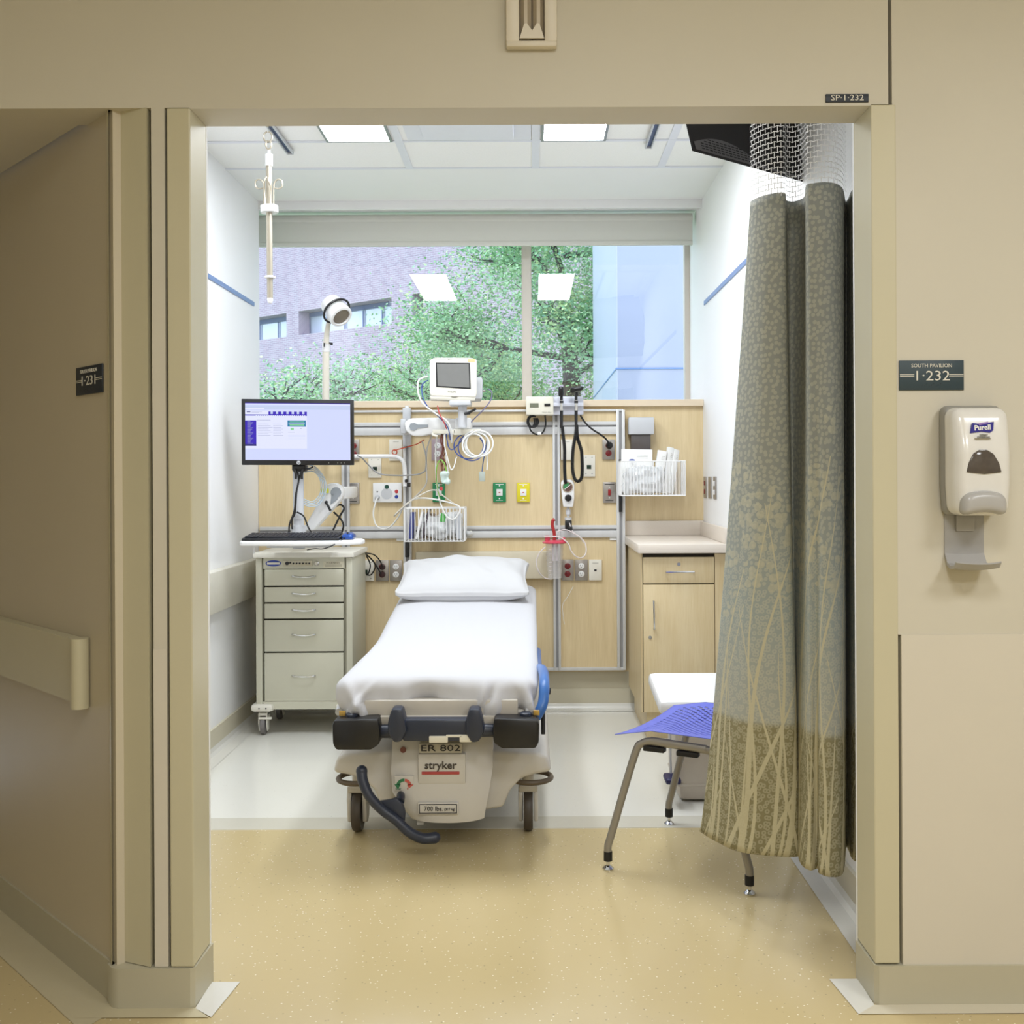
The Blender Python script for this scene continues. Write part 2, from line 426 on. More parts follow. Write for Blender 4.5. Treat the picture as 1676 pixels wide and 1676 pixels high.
# window
wf = MB()
fr = mat('window frame paint', (214,206,196), .4)
mxa, mxb = W(854, 520, GY-.03).x, W(870, 520, GY-.03).x
wf.box(mxa, mxb, GY-.03, GY+.04, SZ, CZ).box(mxa+.004, mxb-.004, GY-.045, GY-.03, SZ, CZ)
wf.box(-2.15, RX, GY-.03, GY+.04, SZ, SZ+.012).box(RX-.03, RX, GY-.03, GY+.04, SZ, CZ).box(-2.15, -2.1, GY-.03, GY+.04, SZ, CZ).box(-2.15, RX, GY-.03, GY+.04, CZ-.05, CZ)
win = struct('window_1', wf, fr)
gm = bpy.data.materials.new('window glass'); gm.use_nodes = True
N, L = gm.node_tree.nodes, gm.node_tree.links
N.remove(N['Principled BSDF'])
tr = N.new('ShaderNodeBsdfTransparent'); tr.inputs[0].default_value = (.96, .98, 1, 1)
gl = N.new('ShaderNodeBsdfGlossy'); gl.inputs['Roughness'].default_value = .01; gl.inputs[0].default_value = (1, 1, 1, 1)
lw = N.new('ShaderNodeFresnel'); lw.inputs[0].default_value = 1.9
mx = N.new('ShaderNodeMixShader')
L.new(lw.outputs[0], mx.inputs[0]); L.new(tr.outputs[0], mx.inputs[1]); L.new(gl.outputs[0], mx.inputs[2]); L.new(mx.outputs[0], N['Material Output'].inputs[0])
for a, b in ((-2.12, mxa), (mxb, RX-.01)):
    MB().add([(a, GY, SZ), (b, GY, SZ), (b, GY, CZ), (a, GY, CZ)], [(0, 1, 2, 3)]).build('glass', gm, win, smooth=False)
# roller blind
bl = thing('roller_blind', 'pale grey-green roller blind rolled part way down over the window', 'blind', (-.4, 5.93, 2.56))
bm_ = mat('blind fabric', (214,214,206), .8, var=.02, scale=200)
zb = W(800, 402, 5.93).z
MB().box(-2.1, RX-.02, 5.925, 5.93, zb, CZ-.06).build('fabric', bm_, bl, False)
MB().box(-2.1, RX-.02, 5.918, 5.937, zb-.003, zb+.022, .003).build('hem_bar', bm_, bl)
MB().cyl((-2.1, 5.95, CZ-.045), (RX-.02, 5.95, CZ-.045), .03).build('roller', bm_, bl)

# ------------------------------------------------------------------ ceiling lights
def light_panel(x0, x1, y0, y1, e, colr, label, group):
    t = thing('ceiling_light', label, 'ceiling light', ((x0+x1)/2, (y0+y1)/2, CZ-.012), group)
    m = bpy.data.materials.get('lamp %s' % e)
    if not m:
        m = bpy.data.materials.new('lamp %s' % e); m.use_nodes = True
        n = m.node_tree.nodes; n.remove(n['Principled BSDF'])
        em = n.new('ShaderNodeEmission'); em.inputs[0].default_value = colr+(1,); em.inputs[1].default_value = e
        m.node_tree.links.new(em.outputs[0], n['Material Output'].inputs[0])
    b = .012
    MB().box(x0, x1, y0, y0+b, CZ-.01, CZ-.001).box(x0, x1, y1-b, y1, CZ-.01, CZ-.001).box(x0, x0+b, y0+b, y1-b, CZ-.01, CZ-.001).box(x1-b, x1, y0+b, y1-b, CZ-.01, CZ-.001).build('frame', mat('lamp frame', (150,152,156), .4, metal=.4), t, False)
    MB().add([(x0+b, y0+b, CZ-.004), (x0+b, y1-b, CZ-.004), (x1-b, y1-b, CZ-.004), (x1-b, y0+b, CZ-.004)], [(0, 1, 2, 3)]).build('diffuser', m, t, False)
    return t
WC = (.91, .955, 1)
light_panel(-.91, -.615, 3.47, 4.68, ROOM_E, WC, 'bright rectangular ceiling light left of the centre panel, above the cot', 'room ceiling lights')
light_panel(.05, .34, 3.47, 4.68, ROOM_E, WC, 'bright rectangular ceiling light right of the centre panel', 'room ceiling lights')
# centre air panel between the lights
dp = thing('air_diffuser', 'pale curved air diffuser panel in the ceiling between the two lights', 'air diffuser', (-.28, 4.2, CZ-.03))
MB().box(-.545, .005, 4.12, 4.67, CZ-.006, CZ-.001).build('frame', M['grid'], dp, False)
MB().rbox((-.27, 4.38, CZ-.014), (.2, .24, .012), .01, 8).build('plaque', M['grid'], dp)
CC = (.97, .985, 1)
for i, (x, y) in enumerate(((.2, .5), (1.9, .5), (.2, -1.3), (1.9, -1.3))):  # unseen corridor lamps, added to illuminate the front wall
    light_panel(x-.3, x+.3, y-.3, y+.3, CORR_E, CC, 'square unseen corridor ceiling light added to light the wall round the room opening', 'added corridor ceiling lights')

# ------------------------------------------------------------------ outside
def brick():
    m = mat('brick wall', (150,112,110), .9, var=0)
    N, L = m.node_tree.nodes, m.node_tree.links; p = N['Principled BSDF']
    br = N.new('ShaderNodeTexBrick'); tc = N.new('ShaderNodeTexCoord')
    L.new(tc.outputs['UV'], br.inputs[0]); br.inputs['Scale'].default_value = 1
    br.inputs['Brick Width'].default_value = .35; br.inputs['Row Height'].default_value = .11; br.inputs['Mortar Size'].default_value = .012
    br.inputs[1].default_value = lin((172,152,164))+(1,); br.inputs[2].default_value = lin((152,134,148))+(1,); br.inputs[3].default_value = lin((188,182,190))+(1,)
    L.new(br.outputs[0], p.inputs['Base Color']); return m
BR = brick()
dB = Vector((-1.325, 1, 0)).normalized(); nB = Vector((-dB.y, dB.x, 0))
if nB.y > 0: nB = -nB
O = Vector((-7.4, 55, 0))
bt = thing('brick_building', 'red-brick building with window bands seen beyond the trees', 'building', (-7.4, 55, -.5))
def bq(mb, s0, s1, z0, z1, d, m=0):
    o = len(mb.v); P = [O+dB*s0+nB*d, O+dB*s1+nB*d, O+dB*s1+nB*d, O+dB*s0+nB*d]
    Q = [Vector((p.x, p.y, z)) for p, z in zip(P, (z0, z0, z1, z1))]
    mb.add(Q, [(0, 1, 2, 3)], m)
    mb.uv = (mb.uv or [])+[(s0, z0), (s1, z0), (s1, z1), (s0, z1)]
def zof(u, v):      # point on the facade seen at a pixel -> (s, z)
    k = (u-PU)/F; s = (O.x-k*O.y)/(k*dB.y-dB.x); y = O.y+s*dB.y
    return s, H+(PV-v)*y/F
wnd = []
for (u0, v0, u1, v1) in ((490, 509, 642, 487), (380, 524, 470, 512), (676, 484, 694, 481)):
    sA, zt = zof(u0, v0); sB, _ = zof(u1, v1); wnd.append((min(sA, sB), max(sA, sB), zt-1.25, zt+.1))
mbw = MB(); segs = []
ss = sorted(wnd); cur = -22; z0, z1 = ss[0][2], ss[0][3]
for w_ in ss:
    bq(mbw, cur, w_[0], z0, z1, 0); cur = w_[1]
bq(mbw, cur, 40, z0, z1, 0); bq(mbw, -22, 40, -.5, z0, 0); bq(mbw, -22, 40, z1, 26, 0)
for w_ in ss:      # deep reveals round each recessed window band
    for a, b, c, d in (((w_[0], z1), (w_[1], z1), 0, -.9), ((w_[0], z0), (w_[1], z0), 0, -.9), ((w_[0], z0), (w_[0], z1), 0, -.9), ((w_[1], z0), (w_[1], z1), 0, -.9)):
        vs = []
        for (s_, z_), dd in ((a, c), (b, c), (b, d), (a, d)):
            q = O+dB*s_+nB*dd; vs.append((q.x, q.y, z_)); mbw.uv.append((s_, z_+dd))
        mbw.add(vs, [(0, 1, 2, 3)])
mbw.build('wall', BR, bt, False)
wg = mat('far window glass', (196,206,220), .15, metal=.2); wfm = mat('far window frame', (84,98,130), .5)
for w_ in ss:
    g = MB(); bq(g, w_[0], w_[1], z0, z1, -.88); g.uv = None; f_ = g.build('window', wg, bt, False)
    g = MB(); n = max(1, int((w_[1]-w_[0])/1.3))
    for k in range(n+1):
        s_ = w_[0]+(w_[1]-w_[0])*k/n; bq(g, s_-.06, s_+.06, z0, z1, -.8)
    bq(g, w_[0], w_[1], z1-.25, z1, -.78); bq(g, w_[0], w_[1], z0, z0+.08, -.78)
    g.uv = None; g.build('frame', wfm, f_, False)
# neighbouring pale wing on the right
wgm = mat('pale blue metal cladding', (156,162,178), .35, var=.03, scale=1)
wgs = mat('light cladding', (176,182,196), .5, var=.02, scale=1)
wt = thing('building_wing', 'smooth pale blue-grey building wing close outside the window at right', 'building', (1.6, 9.5, -.5))
MB().box(.665, 3.4, 8.0, 11.0, -.5, 5.2).build('wall', wgm, wt, False)
MB().box(.655, .665, 7.998, 11.0, -.5, 5.2).build('side_cladding', wgs, wt, False)
zs = W(1080, 603, 8.0).z
MB().box(.650, 3.4, 7.992, 11.0, zs-.006, zs+.006).build('panel_seam', mat('panel seam', (96,130,176), .5), wt, False)
tag(MB().box(-60, 40, 6.5, 120, -.62, -.5).build('lawn', mat('lawn', (130,165,110), .9, var=.2, scale=2)), 'green lawn outside under the trees', 'lawn', kind='stuff')

lf = []
for i, c in enumerate(((160,198,144), (132,180,134), (192,216,152), (104,152,124))):
    lf.append(mat('leaf %d' % i, c, .6, var=.2, scale=3))
bark = mat('tree bark', (70,60,62), .9, var=.2)
def tree(x, y, h, rad, zc, n, seed, label):
    rnd = random.Random(seed)
    t = thing('tree', label, 'tree', (x, y, -.5), 'trees outside the window')
    tb = MB(); tips = []
    tb.tube([(x, y, -.5), (x+.1, y, zc*.4), (x, y+.1, zc*.7)], .12, 8, 4, rr=lambda k: .15-.07*k)
    def grow(p, d, ln, r, lev):
        q = p+d*ln
        tb.tube([p, p+d*ln*.5+Vector((rnd.uniform(-.1, .1),)*3)*ln*.6, q], r, 5, 3, rr=lambda k: r*(1-.5*k))
        tips.append(q); tips.append(p+d*ln*.6)
        if lev:
            for k in range(4 if lev > 1 else 3):
                e = (d+Vector((rnd.gauss(0, .6), rnd.gauss(0, .6), rnd.gauss(.12, .4)))).normalized()
                grow(p+d*ln*rnd.uniform(.5, 1), e, ln*rnd.uniform(.6, .8), r*.55, lev-1)
    for k in range(9):
        a = k*2.4; e = Vector((math.cos(a), math.sin(a), rnd.uniform(.1, 1.3))).normalized()
        grow(Vector((x, y, zc*(.3+.065*k))), e, rad*.45, .045, 3)
    tb.build('trunk', bark, t)
    fo = MB(); vs = []; fs = []; ms = []
    for k in range(n):
        c = rnd.choice(tips)+Vector((rnd.gauss(0, .17), rnd.gauss(0, .17), rnd.gauss(0, .12)))*rad*.9
        s_ = rnd.uniform(.012, .032)
        a = Vector((rnd.gauss(0, 1), rnd.gauss(0, 1), rnd.gauss(0, .5))).normalized(); b = a.cross(Vector((rnd.gauss(0, 1), rnd.gauss(0, 1), rnd.gauss(0, 1)))).normalized()
        o = len(vs); vs += [c-a*s_, c-b*s_*.5, c+a*s_, c+b*s_*.5]; fs.append((o, o+1, o+2, o+3))
        ms.append(int(max(0, min(3, noise.noise(c*1.6)*2.2+1.2+rnd.uniform(-.8, .8)))))
    fo.v = vs; fo.f = fs; fo.m = ms
    fo.build('foliage', lf, t, False)
tree(.42, 13.0, 5, 1.9, 4.9, 95000, 3, 'leafy green tree outside the window behind its centre mullion')
tree(-2.9, 12.5, 3.2, 1.35, 1.9, 32000, 7, 'lower leafy tree outside at the left of the window')
tree(-1.3, 17.0, 4, 1.7, 2.9, 44000, 11, 'leafy tree outside, between the left tree and the centre tree')
# ------------------------------------------------------------------ the cot (stretcher)
PFY = 5.675       # face of the headwall panel
bed = thing('hospital_stretcher', 'white-sheeted wheeled hospital stretcher with dark bumpers and beige base hood', 'hospital bed', (-.32, 4.4, 0))
def bp(mb, name, m, parent=bed, **k): return mb.build(name, m, parent, **k)
def topz(y):
    if y < 4.35: return .595
    t = min(1, (y-4.35)/1.1); return .595+.13*t*t*(3-2*t)*.9
bx0, bx1 = -.655, .015
mt = MB().rbox((-.32, 4.47, .53), (.325, .93, .055), .04, (10, 24, 6), fn=lambda p, n: Vector((p.x, p.y, p.z+topz(p.y)-.597)))
bp(mt, 'mattress', M['navy'])
# deck and frame under the mattress
bp(MB().rbox((-.32, 4.45, .478), (.30, .96, .02), .015, (6, 24, 3), fn=lambda p, n: Vector((p.x, p.y, p.z+topz(p.y)-.597))), 'deck', M['hood'])
ef = MB().px(596, 1146, 848, 1180, 3.47, 3.52, .006).px(600, 1172, 845, 1186, 3.455, 3.5, .004)
bp(ef, 'end_panel', mat('end panel grey', (196,190,180), .4))
bp(MB().box(-.6, -.04, 3.5, 5.4, .40, .455, .01), 'frame', M['lgrey'])
for y_ in (3.95, 4.75): bp(MB().box(-.42, -.22, y_, y_+.2, .2, .42, .02), 'lift_column', M['lgrey'])
# foot bumpers and push bar
for (a, b, sgn) in (((543, 1177), (622, 1228), 1), ((806, 1177), (883, 1227), -1)):
    def bf(p, n, sgn=sgn):
        # chamfer the inner lower corner, round the outer end
        return p
    x0, x1 = W(a[0], 1200, 3.40).x, W(b[0], 1200, 3.40).x
    z0, z1 = W(600, b[1], 3.40).z, W(600, a[1], 3.40).z
    if sgn > 0: poly = [(x0+.012, z0), (x1-.03, z0), (x1-.004, z0+.018), (x1, z0+.06), (x1-.006, z1), (x0+.006, z1-.004), (x0, z1-.02), (x0+.002, z0+.02)]
    else: poly = [(x1-.012, z0), (x0+.03, z0), (x0+.004, z0+.018), (x0, z0+.06), (x0+.006, z1), (x1-.006, z1-.004), (x1, z1-.02), (x1-.002, z0+.02)]
    o = bp(MB().prism(poly, 3.40, 3.53, 'y', b=.008), 'bumper', M['black'])
    cx = W((a[0]+b[0])/2-8 if sgn > 0 else (a[0]+b[0])/2+16, 1177, 3.44).x
    bp(MB().lathe([(.0, 0), (.02, 0), (.02, .008), (.016, .011), (0, .011)], (cx, 3.455, z1-.003)), 'bumper_cap', M['navy'], parent=o)
pb = MB()
pb.tube(Ps([(610, 1196, 3.46), (640, 1197, 3.45), (700, 1195, 3.44), (790, 1195, 3.45), (815, 1196, 3.46)]), .022, 14)
pb.prism([(W(u, v, 3.41).x, W(u, v, 3.41).z) for u, v in ((655, 1178), (772, 1178), (776, 1204), (764, 1214), (660, 1214), (654, 1204))], 3.41, 3.47, 'y', b=.008)
bp(pb, 'push_bar', M['navy'])
for uc in (649, 776):
    hz = [(W(uc+du, v, 3.40).x, W(uc+du, v, 3.40).z) for du, v in ((-8, 1160), (9, 1160), (14, 1180), (17, 1196), (8, 1214), (-4, 1216), (-14, 1200), (-14, 1180))]
    bp(MB().prism(hz, 3.395, 3.46, 'y', b=.009), 'push_handle', M['navy'])
bp(MB().px(702, 1205, 733, 1216, 3.405, 3.43, .003).px(752, 1203, 772, 1215, 3.405, 3.43, .003).px(730, 1203, 756, 1207, 3.405, 3.43, .002), 'release_lever', M['cream'])
# hood over the base
def hood_sec(u0, u1, v0, v1): return
hm = MB()
yf = 3.50
rows = [(1205, 640, 806, 3.56), (1228, 640, 806, 3.535), (1262, 638, 806, 3.52), (1300, 640, 800, 3.50), (1330, 660, 794, 3.495), (1344, 672, 792, 3.50)]
pts = []
for v, a, b, y in rows:
    xa, xb = W(a, v, y).x, W(b, v, y).x
    z = W(720, v, y).z
    if v > 1320: z0 = z
    n = 14
    row = []
    for k in range(n+1):
        t = k/n; x = xa+(xb-xa)*t; bul = .03*(1-(2*t-1)**4)
        row.append(Vector((x, y+.03-bul, z-(.006*math.sin(math.pi*t) if v > 1320 else 0))))
    pts.append(row)
n = 15
vs = [p for r_ in pts for p in r_]; fs = []
for r_ in range(len(rows)-1):
    for k in range(n-1): fs.append((r_*n+k, (r_+1)*n+k, (r_+1)*n+k+1, r_*n+k+1))
# sides going back
off = len(vs)
for e in (0, n-1):
    for r_ in range(len(rows)): q = vs[r_*n+e]; vs.append(Vector((q.x, 5.2, q.z)))
L_ = len(rows)
for j, e in enumerate((0, n-1)):
    for r_ in range(L_-1):
        a, b = r_*n+e, (r_+1)*n+e; c, d = off+j*L_+r_+1, off+j*L_+r_
        fs.append((a, b, c, d) if j else (a, d, c, b))
fs.append(tuple(range(n))+(off+L_, off))
hm.add(vs, fs)
# wings over the castors
def wing(u0, u1, sgn):
    p = [(W(u0, 1228, 3.62).x, W(700, 1236, 3.62).z), (W(u1, 1228, 3.62).x, W(700, 1228, 3.62).z)]
    xo, xi = p[0][0], p[1][0]
    zt = W(700, 1230, 3.62).z
    poly = [(xi, zt+.008), (xo+sgn*.05, zt), (xo+sgn*.012, zt-.012), (xo, zt-.05), (xo+sgn*.0, zt-.068), (xo+sgn*.05, zt-.075), (xo+sgn*.10, zt-.09), (xo+sgn*.14, zt-.13), (xo+sgn*.165, zt-.19), (xi, zt-.2)]
    return poly
hm.prism(wing(548, 655, 1), 3.60, 5.2, 'y', b=.012)
hm.prism(wing(901, 790, -1), 3.60, 5.2, 'y', b=.012)
hood = bp(hm, 'base_hood', M['hood'], ang=50)
# hood details
def fp(u, v, y=3.485): return W(u, v, y)
dt = MB().px(684, 1234, 762, 1284, 3.507, 3.56, .006); bp(dt, 'hood_panel', M['hood'], parent=hood)
bp(MB().px(686, 1217, 756, 1233, 3.512, 3.55, .002), 'name_plate', mat('tape buff', (186,180,166), .5), parent=hood)
bp(MB().text('ER 802', .030, T(fp(721, 1225, 3.5105)) @ FACE, fit=.132, ext=.0008), 'lettering', M['ink'], parent=hood, smooth=False)
bp(MB().text('stryker', .036, T(fp(721, 1253, 3.5055)) @ FACE, fit=.108, ext=.0012, bold=.0006), 'lettering', mat('brown grey print', (70,64,58), .5), parent=hood, smooth=False)
bp(MB().px(690, 1263, 752, 1268, 3.504, 3.508, .0015), 'red_bar', mat('red bar', (176,72,70), .5), parent=hood)
lb = MB(); a, b = fp(686, 1316, 3.487), fp(748, 1331, 3.487)
y = 3.484
lb = MB(); x0, x1, z1, z0 = a.x, b.x, a.z, b.z; q = .0022
lb.box(x0, x1, y, y+.003, z1-q, z1).box(x0, x1, y, y+.003, z0, z0+q).box(x0, x0+q, y, y+.003, z0, z1).box(x1-q, x1, y, y+.003, z0, z1)
lb.text('700 lbs.', .022, T((x0+.048, y, (z0+z1)/2)) @ FACE, ext=.001, fit=.062).text('(317 kg)', .012, T((x1-.024, y, (z0+z1)/2-.002)) @ FACE, ext=.001, fit=.036)
bp(lb, 'load_label', M['ink'], parent=hood, smooth=False)
bp(MB().px(684, 1314, 750, 1333, 3.4855, 3.55, .002), 'label_plate', M['hood'], parent=hood)
def arrow(c, a0, a1, r, sgn):
    mb = MB(); vs = []; fs = []; N_ = 10
    for k in range(N_+1):
        t = math.radians(a0+(a1-a0)*k/N_)
        for rr_ in (r-.006, r+.004): vs.append((c.x+math.cos(t)*rr_, c.y, c.z+math.sin(t)*rr_))
    fs = [(2*k, 2*k+1, 2*k+3, 2*k+2) for k in range(N_)]
    mb.add(vs, fs)
    t = math.radians(a1); e = Vector((c.x+math.cos(t)*r, c.y, c.z+math.sin(t)*r))
    mb.add([e+Vector((-.011, 0, .002)), e+Vector((.011, 0, .002)), e+Vector((sgn*-.002, 0, -.016))], [(0, 1, 2)])
    return mb
bp(MB().px(646, 1270, 677, 1294, 3.512, 3.53, .001), 'label_plate', M['hood'], parent=hood)
c = fp(661, 1287, 3.510)
bp(arrow(c, 85, 165, .022, -1).text('Steer', .009, T(fp(652, 1291, 3.510)) @ FACE), 'arrow', mat('green print', (50,120,80), .5), parent=hood, smooth=False)
bp(arrow(c, 80, 12, .022, 1).text('Brake', .009, T(fp(671, 1291, 3.510)) @ FACE), 'arrow', mat('red print', (196,92,84), .5), parent=hood, smooth=False)
bp(MB().lathe([(0, 0), (.01, 0), (.01, .004), (0, .004)], fp(660, 1227, 3.545), (0, -1, 0)), 'button', mat('maroon button', (110,60,52), .4), parent=hood)
bp(MB().px(682, 1341, 694, 1350, 3.53, 3.6, .002), 'bracket', M['lgrey'])
# steer / brake pedal
pd = MB()
pts = Ps([(592, 1262, 3.47), (594, 1278, 3.46), (604, 1302, 3.45), (625, 1325, 3.45), (648, 1342, 3.45), (670, 1362, 3.45), (692, 1372, 3.46), (712, 1371, 3.47)])
pd.tube(pts, .02, 14, 8, rr=lambda k: .0185-.002*math.sin(math.pi*k))
pd.ball(pts[0], .0195, n=16).ball(pts[-1], .0185, n=16)
pd.prism([(W(u, v, 3.47).x, W(u, v, 3.47).z) for u, v in ((614, 1312), (640, 1308), (650, 1304), (660, 1314), (664, 1330), (662, 1350), (640, 1336))], 3.455, 3.482, 'y', b=.006)
pd.tube(Ps([(655, 1312, 3.47), (656, 1303, 3.50), (656, 1300, 3.56)]), .014, 12)
bp(pd, 'pedal', M['navy'])
# castors with ring bumpers
def castor(uc, yc, wu):
    x = (uc-PU)*yc/F
    w_ = MB()
    r = .075
    w_.lathe([(0, -.014), (r*.55, -.014), (r*.72, -.013), (r*.78, -.016), (r*.94, -.016), (r, -.009), (r, .009), (r*.94, .016), (r*.78, .016), (r*.72, .013), (r*.55, .014), (0, .014)], (x, yc, r), (1, 0, .0), n=32)
    k = MB()
    for sd in (-1, 1):
        k.prism([(yc-.03, .04), (yc-.045, .12), (yc-.03, .165), (yc+.03, .165), (yc+.045, .1), (yc+.03, .045), (yc, .03)], x+sd*.027-.008, x+sd*.027+.008, 'x', b=.005)
    k.box(x-.034, x+.034, yc-.04, yc+.035, .145, .17, .006).cyl((x, yc, .165), (x, yc, .245), .022)
    c_ = bp(k, 'castor_fork', M['hood'])
    bp(w_, 'wheel', mat('wheel rubber', (74,66,58), .5, var=.1), parent=c_)
for uc, yc in ((584, 3.76), (862, 3.76), (640, 5.15), (830, 5.15)):
    castor(uc, yc, 0)
for uc in (584, 866):
    x = (uc-PU)*3.66/F; mb = MB(); pts = []
    for k in range(20): t = 2*math.pi*k/20; pts.append((x+.072*math.cos(t), 3.68+.072*math.sin(t), .212))
    mb.tube(pts, .0095, 8, 3, closed=True)
    bp(mb, 'ring_bumper', mat('ring rubber', (92,80,64), .5))
# folded side rails
bp(MB().tube([(.01, 3.49, .465), (.034, 3.50, .51), (.040, 3.56, .57), (.036, 3.75, .575), (.02, 4.0, .54), (.02, 4.6, .50)], .018, 12), 'side_rail', mat('blue rail', (60,110,180), .3))
bp(MB().tube([(-.66, 3.56, .47), (-.655, 3.75, .50), (-.655, 4.6, .50)], .014, 10), 'side_rail', M['lgrey'])
bp(MB().cyl((.03, 3.60, .535), (.062, 3.60, .53), .014, .011), 'rail_latch', M['ink'])
bp(MB().cyl((.035, 3.53, .40), (.035, 3.53, .50), .007), 'rail_pin', M['ink'])
for u, v in ((560, 1168), (878, 1167)):
    bp(MB().px(u-5, v-4, u+5, v+4, 3.45, 3.46, .001), 'tag', M['brass'])
    bp(MB().px((u+7 if u < 700 else u-18), v-7, (u+20 if u < 700 else u-6), v+8, 3.47, 3.49, .003), 'corner_fitting', M['lgrey'])

# ------------------------------------------------------------------ sheet and pillow
def sheetfn(p, n):
    dz = topz(p.y)-.597
    q = Vector((p.x, p.y, p.z+dz))
    foot = max(0, 1-(p.y-3.47)/.28)
    low = max(0, min(1, (.60-p.z)/.10))
    w1 = noise.noise(Vector((p.x*9, p.z*3, 1.3)))*.020+noise.noise(Vector((p.x*24, p.z*5, 4)))*.007
    w1 += .012*math.exp(-((p.x-(-.03)+ (p.z-.55)*.4)/.018)**2)+.011*math.exp(-((p.x-.0+(p.z-.5)*.3)/.010)**2)-.010*math.exp(-((p.x+.14-(p.z-.55)*.5)/.012)**2)+.010*math.exp(-((p.x+.16)/.014)**2)+.012*math.exp(-((p.x+.60+(p.z-.55)*.6)/.016)**2)+.010*math.exp(-((p.x+.56-(p.z-.55)*.9)/.012)**2)
    q += n*(3.2*w1*foot*low*(1 if n.length else 0))
    if n.z < .3 and foot > .01:           # rumpled hem
        q.z += foot*(1-max(0, min(1, (p.z-.47)/.05)))*(noise.noise(Vector((p.x*14, 3, 7)))*.018)
    sd = (abs(p.x+.32)/.335)**4
    q.z -= .012*sd*max(0, n.z)
    q += n*noise.noise(Vector((p.x*2.2, p.y*1.7, p.z*3)))*.006
    # lower corners tuck inwards, foot corners bulge
    q.x += (-.32-p.x)*.05*max(0, (.53-p.z)/.06)
    q.z += noise.noise(Vector((p.x*5, p.y*3, 9)))*.004
    return q
sh = MB().rbox((-.32, 4.46, .538), (.342, .97, .064), .042, (70, 90, 14), fn=sheetfn)
tag(sh.build('bed_sheet', M['sheet'], ang=80), 'smooth white fitted sheet stretched over the stretcher mattress', 'bed sheet')
def pilfn(p, n):
    c = Vector((-.335, 5.16, .73)); d = p-c
    a, b = abs(d.x)/.315, abs(d.y)/.20
    t = math.sqrt(max(0, 1-a**3.2))*.75+.25; u = math.sqrt(max(0, 1-b**2.4))*.85+.15
    z = d.z*t*u
    x = d.x*(1-.07*(1-min(1, b)**2)); y = d.y*(1-.10*(1-min(1, a)**2)*(1 if d.y > 0 else .3))
    z += (noise.noise(Vector((p.x*5, p.y*6, 2)))*.018+noise.noise(Vector((p.x*11+p.y*6, p.y*9, 5)))*.010)*(1 if d.z > 0 else .2)
    ridge = math.exp(-(((d.x-.10)*.9+(d.y+.08)*.5)/.05)**2)*.010*(1 if d.z > 0 else 0)
    z += ridge
    tilt = (d.y+.20)*.30
    return Vector((c.x+x, c.y+y*.9, c.z+z*.86+tilt-.022))
pl = MB().rbox((-.335, 5.16, .73), (.325, .205, .085), .03, (44, 30, 12), fn=pilfn)
pil = tag(pl.build('pillow', M['pillow'], ang=80), 'plump white pillow at the head of the stretcher', 'pillow')

# ------------------------------------------------------------------ drawer cart
cx0, cx1, cf, cb = W(419, 1040, 5.15).x, W(577, 1040, 5.15).x, 5.15, 5.56
ct = thing('medical_cart', 'beige five-drawer medical cart on castors standing left of the stretcher', 'medical cart', ((cx0+cx1)/2, 5.35, 0))
bodyb = MB().box(cx0, cx0+.03, cf, cb, .125, .875, .002).box(cx1-.03, cx1, cf, cb, .125, .875, .002).box(cx0+.03, cx1-.03, cf+.03, cb, .125, .875)
bodyb.px(431, 912, 564, 930.5, 5.152, 5.19).px(431, 1148, 564, 1161, 5.152, 5.19)
bodyb.build('body', M['cart'], ct)
MB().rbox(((cx0+cx1)/2, 5.355, .889), ((cx1-cx0)/2+.012, .222, .014), .008, (10, 8, 2)).build('top', M['cartp'], ct)
MB().px(432, 931, 563, 1149, 5.172, 5.175).build('drawer_recess', M['dark'], ct, False)
for v0, v1 in ((932, 959), (961, 986), (988, 1013), (1015, 1067), (1069, 1148)):
    d = MB().px(433, v0, 562, v1-.6, 5.150, 5.17, .0015).build('drawer', M['cart'], ct)
    vm = (v0+v1)/2+(-1 if v1-v0 < 40 else -1)
    hh = MB().tube(Ps([(478, vm-1.5, 5.148), (479, vm-1.5, 5.128), (487, vm-.2, 5.122), (497, vm+.5, 5.12), (507, vm-.2, 5.122), (515, vm-1.5, 5.128), (516, vm-1.5, 5.148)]), .004, 8)
    hh.build('handle', M['chrome'], d)
lk = MB().px(463, 917, 511, 927, 5.147, 5.152, .001).build('code_lock', mat('lock plate', (196,190,170), .35, metal=.3), ct)
kk = MB()
for i in range(8): kk.lathe([(0, 0), (.0042 if i else .009, 0), (.0042 if i else .009, .006), (0, .006)], W(470+i*5.2, 922 if i != 1 else 921, 5.147), (0, -1, 0), n=10)
kk.build('keys', M['ink'], lk)
MB().lathe([(0, 0), (.012, 0), (.012, .004), (.009, .007), (0, .007)], W(518, 922, 5.15), (0, -1, 0)).build('key_lock', M['chrome'], ct)
ov = MB(); c = W(447.5, 922, 5.1515)
ov.lathe([(0, 0), (.0385, 0), (.0385, .001), (0, .001)], (0, 0, 0), (0, -1, 0), n=32)
ov.v = [Vector((v.x, v.y, v.z*.40))+c for v in ov.v]
sb = ov.build('brand_badge', mat('badge blue', (52,74,160), .4), ct)
MB().px(437, 920.5, 458, 924, 5.149, 5.151).build('badge_text', M['signw'], sb, False)
wl = MB().px(529, 919, 562, 929, 5.150, 5.1525).build('warning_label', mat('label buff', (214,208,186), .5), ct, False)
MB().text('WARNING', .011, T(W(545, 921.5, 5.1495)) @ FACE, sx=1.3).px(532, 924.5, 559, 925.2, 5.1495, 5.15).px(532, 926.5, 559, 927.2, 5.1495, 5.15).build('lettering', mat('faint print', (130,124,108), .6), wl, False)
bpz = .125
